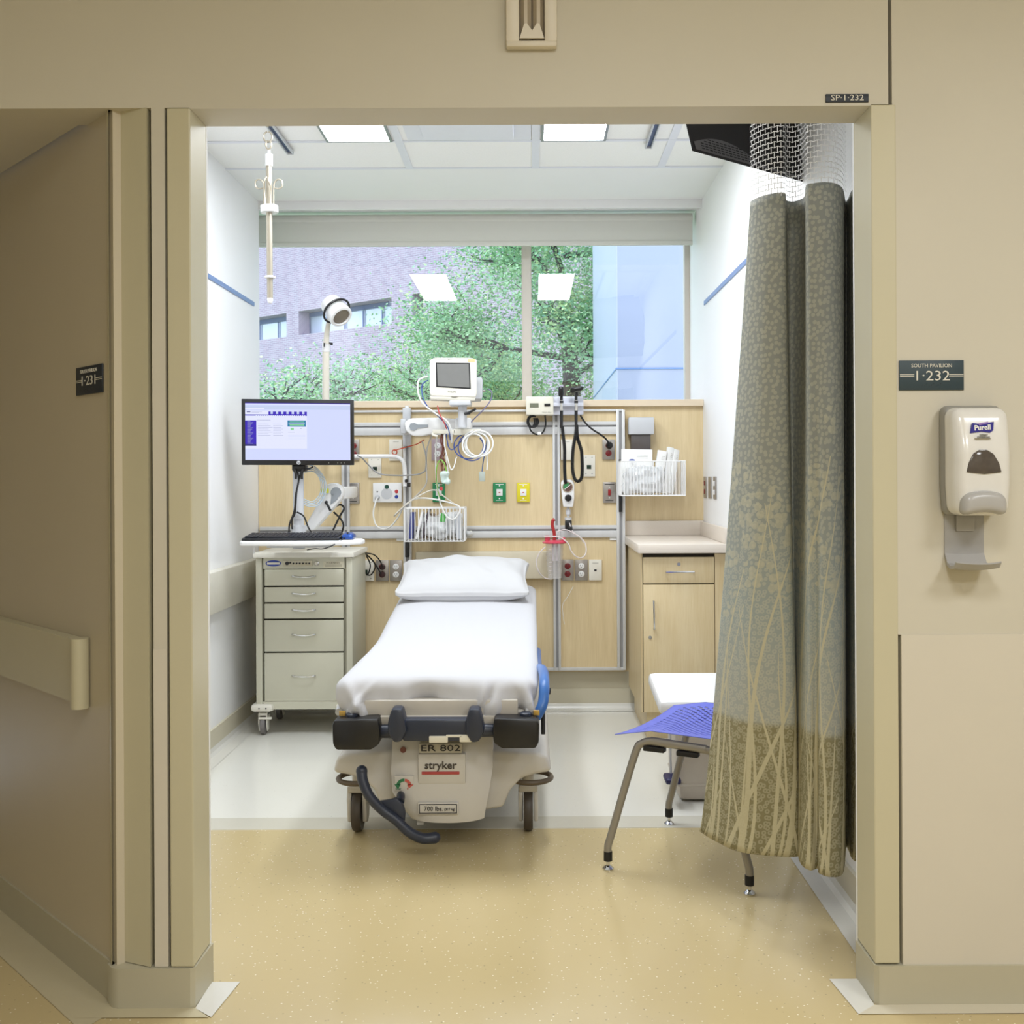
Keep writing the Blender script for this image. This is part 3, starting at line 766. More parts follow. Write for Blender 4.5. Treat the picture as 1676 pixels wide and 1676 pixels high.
for (x, s_) in ((cx0+.03, -1), (cx1-.03, 1)):
    for y in (cf+.03, cb-.05):
        b_ = MB().rbox((x-s_*.0, y, bpz+.012), (.055, .05, .019), .015, 6).build('corner_bumper', M['cartp'], ct)
        if y < 5.3:
            for q in (-.012, .022): MB().lathe([(0, 0), (.004, 0), (.004, .001), (0, .001)], (x+q, y-.05, bpz+.012), (0, -1, 0), n=8).build('screw', M['ink'], b_)
        fk = MB()
        for sd in (-1, 1): fk.prism([(y-.015, .02), (y-.03, .06), (y-.025, .11), (y+.045, .11), (y+.02, .055), (y+.015, .02)], x+sd*.019-.003, x+sd*.019+.003, 'x', b=.002)
        fk.box(x-.022, x+.022, y-.022, y+.04, .095, .108, .003).box(x-.02, x+.045, y-.035, y-.02, .08, .09, .002)
        f_ = fk.build('castor_fork', M['cartp'], ct)
        MB().lathe([(0, -.012), (.03, -.012), (.045, -.010), (.045, .010), (.03, .012), (0, .012)], (x, y, .0455), (1, 0, 0), n=24).build('wheel', mat('cart wheel', (120,116,116), .5), f_)

# ------------------------------------------------------------------ computer monitor, keyboard tray, arm
mo = thing('computer_monitor', 'black flat computer monitor with a web page on its lit screen', 'computer monitor', W(487, 761, 5.0))
a, b, c_, d_ = W(395, 651, 5.0), W(395, 761, 5.0), W(579, 654.5, 5.06), W(579, 760, 5.06)
ex = (W(579, 707, 5.06)-W(395, 706, 5.0)); wdt = ex.length; ex.normalize(); ez = Vector((0, 0, 1)); ey = ez.cross(ex)
MO = Matrix((ex.to_4d(), ey.to_4d(), ez.to_4d(), (0, 0, 0, 1))).transposed(); 
for i in range(3): MO[3][i] = 0
MO.translation = Vector((a.x, 5.0, (b.z)))
hgt = (a.z-b.z)*.985
m_ = MB(); m_.xf = MO
m_.box(0, wdt, 0, .022, 0, hgt, .003).box(.12, wdt-.12, .022, .045, .05, hgt-.05, .008)
body = m_.build('housing', M['black'], mo)
sx0, sx1, sz0, sz1 = .0175, wdt-.0175, .024, hgt-.0185
def emat(name, c, e=1.0):
    m = mat(name, (8, 8, 10), .25); p = m.node_tree.nodes['Principled BSDF']
    p.inputs['Emission Color'].default_value = lin(c)+(1,); p.inputs['Emission Strength'].default_value = e; return m
E = [emat('screen lavender', (208,216,255), 1.0), emat('screen paper', (226,230,255), 1.0), emat('screen navy', (52,20,190), .9), emat('screen teal', (30,120,165)), emat('screen green', (140,210,150)), emat('screen bar', (196,208,240)), emat('screen grey text', (150,155,190)), emat('screen dark', (36,30,120))]
sw, shh = sx1-sx0, sz1-sz0
s_ = MB(); s_.xf = MO
def sq(u0, v0, u1, v1, m, lay=1): # fraction of the screen, v from the top
    x0, x1, z0, z1 = sx0+sw*u0, sx0+sw*u1, sz1-shh*v1, sz1-shh*v0
    y = -.0006-.0002*lay
    s_.add([(x0, y, z0), (x1, y, z0), (x1, y, z1), (x0, y, z1)], [(0, 1, 2, 3)], m)
sq(0, 0, 1, 1, 0, 0)
sq(0, 0, 1, .012, 2); sq(0, .012, .8, .03, 1); sq(.8, .02, 1, .035, 1); sq(0, .045, 1, .115, 5); sq(0, .09, .18, .115, 1, 2)
sq(0, .135, .585, .80, 1); sq(0, .135, .2, .2, 1, 2); sq(.22, .15, .585, .205, 2, 2)
for k in range(7): sq(.24+k*.05, .15, .262+k*.05, .195, 5, 3)
sq(0, .205, .585, .225, 2, 3)
for k in range(24): sq(.1+k*.02, .216, .11+k*.02, .235, 1, 4)
sq(.015, .15, .05, .165, 7, 3); sq(.06, .155, .16, .16, 6, 3); sq(.06, .17, .13, .175, 6, 3)
sq(.0, .31, .105, .74, 2, 2); sq(0, .72, .105, .755, 7, 3)
for k in range(18): sq(.02, .322+k*.0225, .02+(.03, .055, .045, .035)[k % 4], .33+k*.0225, 6, 3)
sq(.40, .305, .575, .415, 3, 2); sq(.42, .325, .56, .335, 4, 3); sq(.41, .35, .565, .36, 5, 3); sq(.42, .375, .56, .395, 4, 3)
sq(.43, .435, .46, .475, 4, 3); sq(.52, .44, .535, .448, 6, 3)
for k in range(8): sq(.12, .37+k*.028, .22+.02*(k % 3), .374+k*.028, 6, 3); sq(.265, .37+k*.028, .34+.02*(k % 2), .374+k*.028, 6, 3)
sq(.11, .30, .24, .306, 6, 3); sq(.405, .51, .47, .514, 6, 3)
for k in range(5): sq(.405, .545+k*.02, .57, .547+k*.02, 5, 3)
sq(.68, .955, .98, .958, 5, 1)
s_.build('screen', E, mo, False)
l_ = MB(); l_.xf = MO
l_.lathe([(0, 0), (.0095, 0), (.0095, .001), (0, .001)], (wdt/2+.002, 0, .0115), (0, -1, 0))
lg = l_.build('logo', M['lgrey'], mo)
l_ = MB(); l_.xf = MO
l_.text('hp', .013, T((wdt/2+.002, -.0015, .0115)) @ FACE); l_.build('lettering', M['ink'], lg, False)
l_ = MB(); l_.xf = MO
for k in (.77, .85, .88, .91): l_.box(wdt*k, wdt*k+.003, -.0008, 0, .009, .012)
l_.build('button', M['grey'], mo)
# wall arm that carries monitor and tray
ar = thing('articulated_arm', 'white articulated wall arm carrying the computer monitor and keyboard tray', 'monitor arm', (-.98, 5.3, .95))
MB().cyl(W(489, 868, 5.1), W(488, 765, 5.1), .026).cyl(W(488, 850, 5.1), W(488.5, 842, 5.1), .029).cyl(W(489, 878, 5.1), W(489, 860, 5.1), .036).build('post', M['lgrey'], ar)
MB().prism([(W(u, v, 5.2).x, W(u, v, 5.2).z) for u, v in ((497, 868), (516, 868), (562, 815), (564, 800), (552, 790), (536, 792), (531, 808))], 5.16, 5.24, 'y', b=.015).build('lower_arm', M['white'], ar)
MB().px(552, 797, 566, 817, 5.24, 5.6, .012).build('wall_link', M['white'], ar)
MB().lathe([(0, 0), (.026, 0), (.026, .004), (0, .004)], W(550, 806, 5.16), (0, -1, 0)).prism([(W(u, v, 5.157).x, W(u, v, 5.157).z) for u, v in ((543, 804), (556, 802), (552, 818), (541, 826))], 5.156, 5.162, 'y').build('joint_cap', mat('joint grey', (150,156,162), .4), ar)
MB().px(524, 800, 538, 807, 5.150, 5.155).build('warning_sticker', mat('yellow sticker', (214,214,60), .5), ar)
MB().cyl(W(534, 822, 5.16), W(534, 822, 5.13), .008).tube(Ps([(533, 822, 5.12), (537, 828, 5.12), (541, 836, 5.12)]), .006).build('lever', M['black'], ar)
MB().px(477, 758, 500, 772, 5.06, 5.12, .01).tube(Ps([(482, 768, 5.05), (484, 776, 5.05), (484, 784, 5.05)]), .006).tube(Ps([(496, 768, 5.05), (494, 776, 5.05), (494, 784, 5.05)]), .006).build('bracket', M['black'], ar)
MB().cyl((W(489, 870, 5.1).x, 5.1, .925), (W(489, 870, 5.1).x, 5.1, 1.02), .03).box(-1.25, -.95, 4.92, 5.12, .94, .955, .004).build('tray_mount', M['lgrey'], ar)
tr_ = thing('keyboard_tray', 'white rounded keyboard tray under the computer monitor', 'keyboard tray', (-1.1, 4.95, .95))
p0, p1 = W(392, 890, 4.86), W(597, 885, 4.95)
poly = [(p0.x, 4.86), (p0.x+.015, 4.83), (-1.1, 4.80), (p1.x-.08, 4.84), (p1.x-.01, 4.90), (p1.x, 4.96), (p1.x-.02, 5.03), (p1.x-.1, 5.07), (p0.x+.03, 5.07), (p0.x, 5.04)]
tz = W(480, 893, 4.85).z
MB().prism(poly, tz, tz+.022, 'z', b=.007).build('tray', M['white'], tr_)
tt = tz+.022
MB().tube(Ps([(416, 895, 5.0), (416, 906, 5.0)]), .003).build('hook', M['wirew'], tr_)
kb = thing('keyboard', 'black computer keyboard lying on the white tray', 'keyboard', (-1.15, 4.95, tt))
k0, k1 = W(395, 882, 4.86).x, W(555, 880, 4.86).x
MB().prism([(4.86, tt), (4.86, tt+.012), (5.02, tt+.026), (5.02, tt)], k0, k1, 'x', b=.004).build('base', M['black'], kb)
ky = MB()
for r_ in range(6):
    y = 4.873+r_*.0235
    for k in range(21):
        x = k0+.012+k*(k1-k0-.02)/21
        z = tt+.012+(y-4.86)*.0875
        if r_ == 0 and 4 <= k <= 9:
            if k == 4: ky.box(x, x+6*(k1-k0-.02)/21-.003, y, y+.018, z, z+.008, .002)
            continue
        ky.box(x, x+(k1-k0-.02)/21-.003, y, y+.018, z, z+.008, .002)
ky.build('keys', mat('key black', (30,32,44), .3), kb)
ms = thing('computer_mouse', 'shiny blue computer mouse at the right end of the keyboard tray', 'computer mouse', W(571, 882, 4.95))
mx_ = W(571, 882, 4.94).x
MB().rbox((mx_, 4.94, tt+.017), (.029, .048, .017), .017, 10, fn=lambda p, n: Vector((p.x, p.y, tt+(p.z-tt)*(1-.25*abs(p.y-4.94)/.05)))).build('shell', M['bluem'], ms)
MB().cyl((mx_-.003, 4.91, tt+.031), (mx_+.003, 4.91, tt+.031), .006).build('scroll_wheel', M['black'], ms)
wire('mouse_cable', [(mx_-.01, 4.89, tt+.01), W(548, 891, 4.86)+Vector((0, -.03, .0)), W(530, 898, 4.82), W(515, 898, 4.82), W(503, 893, 4.9)-Vector((0, 0, .02))], .0025, M['black'], 'thin black mouse cable looping under the keyboard tray')
wire('power_cable', Ps([(486, 770, 5.06), (489, 785, 5.06), (484, 810, 5.05), (482, 835, 5.05), (474, 858, 5.04), (473, 872, 5.04)]), .0045, M['black'], 'black cable hanging down the monitor post, at its left')
wire('power_cable', Ps([(493, 772, 5.06), (486, 800, 5.06), (483, 838, 5.06), (478, 850, 5.06), (478, 866, 5.06)]), .004, M['black'], 'second black cable close against the monitor post')
wire('power_cable', Ps([(486, 838, 5.06), (497, 845, 5.06), (504, 862, 5.06), (510, 872, 5.06)]), .004, M['black'], 'short black cable crossing to the right of the post foot')
wire('power_cable', Ps([(499, 766, 5.06), (506, 767, 5.06), (512, 764, 5.07)]), .004, M['black'], 'short black cable end poking out right below the monitor')
hs = MB()
for k in range(4):
    hs.tube(Ps([(498, 765+k*2.6, 5.12), (514, 763+k*3, 5.12), (531-k*2.2, 783+k, 5.12), (533-k*2.8, 806, 5.12+.01*(k%2)), (522-k*2, 826-k*2.5, 5.12), (508, 829-k*2.6, 5.12), (498, 826-k*3, 5.12)]), .0026, 8, 8)
tag(hs.build('hose_coil', M['hose']), 'coil of pale blue hose hanging right of the monitor post', 'hose')
wire('power_cable', Ps([(545, 832, 5.4), (556, 826, 5.4), (563, 832, 5.4), (556, 845, 5.4), (545, 868, 5.4)]), .005, M['black'], 'black cable looping off the wall arm joint', sub=10)
wire('power_cable', Ps([(546, 838, 5.42), (558, 850, 5.42), (562, 862, 5.42), (556, 880, 5.42)]), .005, M['black'], 'black cable crossing the loop below the wall arm joint', sub=10)
# ------------------------------------------------------------------ headwall panel system
Y1 = PFY
hw = thing('headwall_panel', 'maple and aluminium medical headwall panel behind the stretcher', 'headwall panel', (-.3, BY, .2))
def vx(u): return W(u, 850, Y1).x
zt, zb_ = W(800, 672, Y1).z, W(800, 1097, Y1).z
MB().box(LX+.002, vx(1024), Y1+.006, BY, zb_, zt).build('board', M['wood'], hw, False)
fr_ = MB(); al = 0
fr_.px(425, 671, 1020, 674.5, Y1-.012, Y1+.006, .002)
for v0, v1 in ((691, 697), (700, 712), (861, 867), (870, 881)):
    fr_.px(425, v0, 1010, v1, Y1-.010, Y1+.006, .0015)
fr_.px(425, 1094, 1022, 1099, Y1-.012, Y1+.006, .002)
fr_.build('horizontal_rail', M['alu'], hw)
gv = MB()
for v0, v1 in ((697, 700), (867, 870)): gv.px(425, v0, 1010, v1, Y1-.002, Y1+.006)
gv.build('rail_groove', M['aluD'], hw, False)
for u0, u1 in ((560, 573), (660.5, 674), (905, 917), (1009, 1023)):
    w_ = u1-u0
    r_ = MB().box(vx(u0), vx(u0+w_*.33), Y1-.016, Y1+.006, zb_, zt, .0015).box(vx(u1-w_*.33), vx(u1), Y1-.016, Y1+.006, zb_, zt, .0015).build('vertical_rail', M['alu'], hw)
    MB().box(vx(u0+w_*.3), vx(u1-w_*.3), Y1-.004, Y1+.006, zb_, zt).build('groove', M['aluD'], r_, False)
MB().px(998, 876, 1010, 884, Y1-.002, Y1+.006).build('sticker', M['paper'], hw, False)
MB().px(649, 877, 662, 885, Y1-.002, Y1+.006).build('sticker', M['paper'], hw, False)
bbp = tag(MB().px(680, 903, 903, 948, Y1-.045, Y1+.004, .008).build('bumper_board', mat('bumper board', (214,204,180), .45)), 'beige bumper board on the headwall behind the pillow', 'bumper board')
# plates
PP = Y1-.004
def plate(name, u0, v0, u1, v1, m, label, cat, kind=None, group=None, y=None, op=None):
    y = PP if y is None else y
    c = W((u0+u1)/2, v1, y)
    t = thing(name, label, cat, (c.x, y, c.z), group)
    MB().px(u0, v0, u1, v1, y-.004, y+.009, .002).build('cover_plate', m, t)
    um, vm, w_, h_ = (u0+u1)/2, (v0+v1)/2, u1-u0, v1-v0
    yy = y-.004
    if kind in ('duplex', 'duplexred'):
        mm = M['white'] if kind == 'duplex' else M['red']
        for s_ in (-1, 1):
            r_ = MB().lathe([(0, 0), (.0165, 0), (.0165, .003), (.015, .004), (0, .004)], W(um, vm+s_*h_*.19, yy), (0, -1, 0), n=20).build('receptacle', mm, t)
            q = W(um, vm+s_*h_*.19, yy-.0042)
            MB().box(q.x-.007, q.x-.005, q.y, q.y+.001, q.z, q.z+.007).box(q.x+.005, q.x+.007, q.y, q.y+.001, q.z, q.z+.007).box(q.x-.002, q.x+.002, q.y, q.y+.001, q.z-.009, q.z-.005).build('slot', M['ink'], r_, False)
    elif kind == 'switch':
        MB().px(um-2.3, vm-5, um+2.3, vm+5, yy-.006, yy, .001).build('switch', mat('red switch', (150,30,34), .4), t)
        for q in (-9.5, 8): MB().px(um-.8, vm+q, um+.8, vm+q+1.5, yy-.001, yy).build('screw', M['paper'], t, False)
        MB().px(u0+2.5, v0+3, u1-2.5, v0+4, yy-.0006, yy).px(u0+4, v1-4, u1-4, v1-3, yy-.0006, yy).build('engraving', M['ink'], t, False)
    elif kind == 'data':
        MB().px(um-3.6, vm-1.5, um+3.6, vm+5, yy-.002, yy, .0005).build('jack', mat('dark green jack', (18,50,34), .4), t)
        MB().px(u0+4, v0+3, u0+6, v0+4, yy-.0006, yy).px(u1-6, v0+3, u1-4, v0+4, yy-.0006, yy).px(u0+4, v1-5, u0+6, v1-4, yy-.0006, yy).px(u1-6, v1-5, u1-4, v1-4, yy-.0006, yy).build('screw', M['grey'], t, False)
    elif kind == 'call':
        MB().px(um-5, vm-5.5, um+5, vm+5.5, yy-.004, yy, .001).build('button', M['white'], t)
        MB().px(um-1.4, vm-1, um+1.4, vm+1, yy-.005, yy-.004).build('symbol', mat('pale red print', (200,120,110), .5), t, False)
        for q in (v0+4, v1-7): MB().px(um-1, q, um+1, q+2, yy-.001, yy).build('screw', M['paper'], t, False)
        MB().px(u0+4, v0+2.2, u1-4, v0+3, yy-.0006, yy).px(u0+5, v1-3.4, u1-5, v1-2.8, yy-.0006, yy).build('print', M['paper'], t, False)
    elif kind == 'blank':
        MB().px(um-4, v0+3.5, um+5, v0+4.3, yy-.0006, yy).build('engraving', M['grey'], t, False)
    elif kind == 'phone':
        MB().px(um-2, vm-1, um+2, vm+2, yy-.001, yy).build('jack', M['ink'], t, False)
        MB().px(um-5, v0+5, um+5, v0+5.8, yy-.0006, yy).build('engraving', M['grey'], t, False)
    return t
wp = mat('white cover plate', (232,228,216), .4)
gp, yp = mat('green call plate', (34,136,84), .4), mat('yellow call plate', (222,208,44), .4)
plate('outlet_plate', 570, 719, 588, 753, M['steel'], 'steel plate with a red socket, half behind the monitor edge', 'outlet', 'duplexred')
plate('cover_plate', 637, 719, 658, 754, wp, 'plain white wall plate with an orange cord end over it', 'wall plate', 'blank')
plate('data_outlet', 603, 749, 624, 782, wp, 'white data outlet plate with dark jack, above the nurse call unit', 'data outlet', 'data')
plate('switch_plate', 568, 790, 588, 824, M['steel'], 'steel plate with a red switch, left of the nurse call unit', 'switch', 'switch')
plate('outlet_plate', 706, 718, 726, 754, mat('mauve plate', (176,158,164), .4), 'mauve-grey outlet plate behind the hanging monitor leads', 'outlet', 'duplex')
plate('call_button_plate', 708, 790, 728, 822, gp, 'green call button plate behind the leads over the left basket', 'call button', 'call')
plate('call_button_plate', 807, 790, 828, 822, gp, 'green call button plate directly left of the yellow one', 'call button', 'call')
plate('call_button_plate', 846, 790, 867, 822, yp, 'yellow call button plate in the centre of the headwall', 'call button', 'call')
plate('cover_plate', 918, 719, 937, 753, wp, 'plain white wall plate behind the left black coiled cord', 'wall plate', 'blank')
plate('data_outlet', 954, 745, 974, 780, wp, 'white data outlet plate right of the black coiled cords', 'data outlet', 'data')
plate('outlet_plate', 986, 719, 1006, 752, M['steel'], 'steel outlet with red socket and a black plug in its top', 'outlet', 'duplexred')
plate('switch_plate', 987, 789, 1008, 823, M['steel'], 'steel plate with a red switch, left of the right wire basket', 'switch', 'switch')
plate('data_outlet', 584, 917, 612, 951, wp, 'white data outlet plate beside the medical cart with a black lead', 'data outlet', 'data')
plate('outlet_plate', 615, 917, 636, 951, M['steel'], 'steel outlet with two red sockets and black plugs, right of the cart', 'outlet', 'duplexred')
plate('outlet_plate', 638, 917, 658, 951, M['steel'], 'steel outlet with two white sockets, left of the pillow', 'outlet', 'duplex')
plate('outlet_plate', 919, 916, 939, 950, M['steel'], 'outlet with two red sockets behind the clear suction canister', 'outlet', 'duplexred')
plate('outlet_plate', 941, 916, 962, 950, M['steel'], 'steel outlet with two white sockets, right of the suction canister', 'outlet', 'duplex')
plate('phone_outlet', 964, 916, 985, 950, wp, 'white phone jack plate, rightmost of the row beside the canister', 'phone outlet', 'phone')
# plates on the right room wall
for i, (y, mm, lab, nm) in enumerate(((5.64, M['red'], 'narrow plate with red switches on the right wall above the counter, nearest the corner', 'switch_plate'), (5.49, M['steel'], 'plain steel plate on the right wall above the counter, middle of three', 'cover_plate'), (5.34, M['white'], 'steel plate with white sockets on the right wall above the counter, nearest the curtain', 'outlet_plate'))):
    t = thing(nm, lab, 'wall plate', (RX, y, 1.13))
    MB().box(RX-.006, RX-.0, y-.04, y+.04, 1.15, 1.265, .002).build('cover_plate', M['steel'], t)
    if i != 1:
        for z in (1.185, 1.23): MB().box(RX-.010, RX-.006, y-.015, y+.015, z-.013, z+.013, .002).build('receptacle', mm, t)
# nurse call unit
nc = thing('nurse_call_unit', 'white nurse call speaker unit with round grille and coloured buttons', 'nurse call unit', W(634, 822, PP))
MB().px(610, 790, 657.5, 822.5, PP-.018, PP+.009, .006).build('housing', M['white'], nc)
MB().lathe([(0, 0), (.031, 0), (.031, .001), (0, .0015)], W(633, 808, PP-.018), (0, -1, 0), n=32).build('speaker_grille', M['lgrey'], nc)
for u, v, m, r_ in ((633, 797, mat('dark green button', (20,74,62), .4), .012), (649, 804.5, mat('red button', (186,52,58), .4), .010), (649, 813, mat('navy button', (30,58,150), .4), .010), (617.5, 805, M['ink'], .004)):
    MB().lathe([(0, 0), (r_, 0), (r_*.9, .003), (0, .003)], W(u, v, PP-.018), (0, -1, 0)).build('button', m, nc)
MB().lathe([(0, 0), (.013, 0), (.012, .012), (.007, .02), (0, .02)], W(618, 814, PP-.018), (0, -1, 0)).build('plug', M['lgrey'], nc)
wire('cable', Ps([(618, 814, 5.63), (614, 824, 5.60), (611, 842, 5.60), (616, 860, 5.60), (628, 866, 5.60), (640, 861, 5.58), (652, 846, 5.56), (662, 828, 5.52), (682, 816, 5.46), (710, 817, 5.44), (740, 824, 5.44), (752, 830, 5.44), (750, 842, 5.44), (742, 850, 5.44), (732, 846, 5.44), (724, 832, 5.44), (718, 812, 5.46), (714, 780, 5.46), (713, 740, 5.42), (715, 715, 5.40)]), .0042, M['cabw'], 'long cream cord looping from the nurse call unit across the left basket')
# left wire basket
def basket(u0, v0, u1, v1, yf, yb, nb, label, nside=5):
    c = W((u0+u1)/2, v1, yf)
    t = thing('wire_basket', label, 'wire basket', (c.x, yb, c.z))
    x0, x1, z0, z1 = W(u0, v1, yf).x, W(u1, v1, yf).x, c.z, W(u0, v0, yf).z
    mb = MB(); r = .0022
    for z in (z0, z1): mb.tube([(x0, yf, z), (x1, yf, z), (x1, yb, z), (x0, yb, z)], r*1.5, 6, smooth=False, closed=True)
    mb.build('rim', M['wirew'], t)
    mb = MB()
    for k in range(nb+1):
        x = x0+(x1-x0)*k/nb
        mb.cyl((x, yf, z0), (x, yf, z1), r, n=6).cyl((x, yf, z0), (x, yb, z0), r, n=6).cyl((x, yb, z0), (x, yb, z1), r, n=6)
    for k in range(1, nside):
        y = yf+(yb-yf)*k/nside
        for x in (x0, x1): mb.cyl((x, y, z0), (x, y, z1), r, n=6)
    mb.cyl((x0, (yf+yb)/2, z0), (x1, (yf+yb)/2, z0), r, n=6)
    mb.build('wire_grid', M['wirew'], t)
    return x0, x1, z0, z1, t
x0, x1, z0, z1, bk = basket(662, 832, 760, 886, 5.46, 5.64, 17, 'white wire basket stuffed with clear packets, left on the headwall')
MB().px(663, 884, 669, 912, 5.64, 5.66, .002).build('mount_bar', M['black'], bk)
rnd = random.Random(5)
clear = mat('clear plastic film', (232,236,240), .15, alpha=.45, var=.05)
clear2 = mat('crumpled clear bag', (238,240,242), .2, alpha=.8, bump=1, bscale=60)
def crumple(name, c, h, m, label, cat, seed, grp=None):
    def fn(p, n): return p+n*noise.noise(p*28+Vector((seed, 0, 0)))*.022
    o = MB().rbox(c, h, min(h)*.9, 14, fn=fn).build(name, m, ang=20)
    return tag(o, label, cat, grp)
crumple('crumpled_bag', ((x0+x1)/2+.0, 5.53, z0+.075), (.075, .05, .06), clear2, 'crumpled clear plastic bag in the middle of the left wire basket', 'plastic bag', 2)
crumple('crumpled_bag', (x1-.065, 5.56, z0+.085), (.045, .05, .065), clear2, 'crumpled clear packet at the right end of the left wire basket', 'plastic bag', 8)
def slab(name, x, y, z, w, d, h, tilt, m, label, cat, grp=None):
    mb = MB(); mb.xf = T((x, y, z)) @ R('Y', tilt); mb.box(-w/2, w/2, -d/2, d/2, 0, h, .002)
    return tag(mb.build(name, m), label, cat, grp)
slab('packet', x0+.03, 5.52, z0+.012, .022, .08, .14, 4, mat('blue packet', (72,80,140), .4), 'dark blue packet at the left end of the left wire basket', 'packet')
slab('packet', x0+.062, 5.5, z0+.012, .012, .07, .145, 12, M['white'], 'white packet leaning beside the blue one in the left basket', 'packet')
slab('packet', x0+.088, 5.52, z0+.012, .012, .07, .165, 14, mat('grey brown packet', (92,84,92), .4), 'dark grey packet sticking up out of the left basket', 'packet')
slab('packet', x0+.118, 5.57, z0+.012, .05, .06, .13, 3, mat('tan packet', (150,130,110), .5), 'tan packet behind the crumpled bag in the left basket', 'packet')
slab('packet', x0+.195, 5.5, z0+.10, .026, .03, .045, 10, mat('green packet', (90,190,90), .4), 'small bright green packet in the left wire basket', 'packet')
slab('packet', x1-.028, 5.52, z0+.012, .03, .1, .13, -4, mat('silver packet', (196,200,206), .3), 'silvery packet at the right end of the left basket', 'packet')
crumple('tubing_bag', W(768, 872, 5.6), (.022, .02, .018), clear2, 'small clear plastic bag tail sticking out right of the left basket', 'plastic bag', 4)

# ------------------------------------------------------------------ patient monitor on its arm
pm = thing('patient_monitor', 'boxy cream patient monitor with blank grey screen on a wall arm', 'patient monitor', W(745, 660, 5.3))
PM = T(W(742, 653, 5.26)) @ R('Z', 7) @ R('X', -4) @ R('Y', 1.5)
def pk(): m = MB(); m.xf = PM; return m
w2 = .118
p_ = pk().prism([(-w2, .03), (-w2+.006, .012), (w2-.006, .012), (w2, .03), (w2-.002, .205), (w2-.03, .214), (-w2+.02, .208), (-w2-.004, .195)], 0, .05, 'y', b=.007)
p_.rbox((0, .10, .11), (w2-.012, .07, .095), .03, 8); p_.build('housing', mat('monitor cream', (232,228,216), .35), pm)
pk().rbox((.035, .12, .07), (w2, .06, .06), .015, 6).build('module_rack', M['lgrey'], pm)
pk().prism([(-w2+.004, -.006), (w2-.01, -.006), (w2-.004, .013), (-w2, .013)], .004, .05, 'y', b=.004).build('base_strip', mat('monitor taupe', (206,202,190), .4), pm)
pk().prism([(-.087, .058), (.087, .053), (.080, .186), (-.092, .182)], -.002, .006, 'y').build('screen_bezel', M['black'], pm, False)
pk().prism([(-.080, .064), (.080, .060), (.074, .180), (-.086, .176)], -.003, .004, 'y').build('screen', mat('blank grey screen', (120,120,118), .25, var=.05), pm, False)
pk().text('PHILIPS', .013, T((-.008, -.001, .036)) @ FACE, ext=.0008).text('ED C', .010, T((-.02, -.001, .199)) @ FACE, ext=.0008).box(-.10, -.04, -.0006, .002, .200, .204).box(.012, .028, -.0006, .002, .196, .200).build('lettering', M['grey'], pm, False)
pk().box(.07, .105, -.001, .004, .190, .207).build('sticker', mat('orange sticker', (236,190,140), .5), pm, False)
pk().box(w2-.014, w2-.011, .09, .11, .10, .12).build('sticker', mat('green sticker', (110,200,160), .5), pm, False)
pk().box(-.01, .02, -.005, .003, .012, .018, .002).build('latch', mat('monitor taupe', (206,202,190), .4), pm)
pk().box(w2+.03, w2+.05, .09, .11, .055, .065, .002).build('plug', M['taupe'], pm)
pa = thing('monitor_mount_arm', 'white swivel wall arm under the patient monitor', 'wall arm', (-.6, 5.6, 1.5))
MB().prism([(W(u, v, 5.42).x, W(u, v, 5.42).z) for u, v in ((662, 692), (672, 685), (720, 684), (746, 686), (752, 690), (752, 704), (728, 706), (692, 714), (676, 714), (665, 706))], 5.39, 5.46, 'y', b=.012).build('arm', M['white'], pa)
MB().prism([(W(u, v, 5.387).x, W(u, v, 5.387).z) for u, v in ((670, 698), (672, 693), (678, 692), (684, 695), (701, 695), (701, 699), (684, 701), (678, 705), (672, 704))], 5.385, 5.39, 'y').build('arm_inlay', mat('joint grey', (150,156,162), .4), pa)
MB().px(745, 684, 771, 702, 5.36, 5.5, .006).px(729, 701, 742, 709, 5.38, 5.44, .003).build('end_block', M['white'], pa)
MB().cyl(W(757, 700, 5.3), W(757, 657, 5.3), .022).px(735, 655, 770, 663, 5.24, 5.36, .004).build('swivel_post', M['lgrey'], pa)
MB().cyl(W(762, 677, 5.28), W(768, 676, 5.24), .008).tube(Ps([(764, 677, 5.24), (772, 673, 5.24), (779, 669, 5.24)]), .006).build('lever', M['black'], pa)
MB().box(W(660, 700, 5.65).x, W(673, 700, 5.65).x, 5.62, 5.66, W(666, 730, 5.65).z, W(666, 668, 5.65).z, .004).box(W(663, 700, 5.65).x, W(672, 700, 5.65).x, 5.44, 5.63, W(666, 712, 5.6).z, W(666, 688, 5.6).z, .006).build('wall_bracket', M['lgrey'], pa)
MB().cyl(W(666, 672, 5.64), W(666, 664, 5.64), .011).build('end_cap', M['white'], pa)
MB().px(708, 703, 745, 710, 5.34, 5.38, .003).tube(Ps([(712, 706, 5.36), (708, 711, 5.33), (716, 714, 5.33)]), .006).px(742, 702, 788, 712, 5.34, 5.37, .004).build('cable_hook', M['cream'], pa)
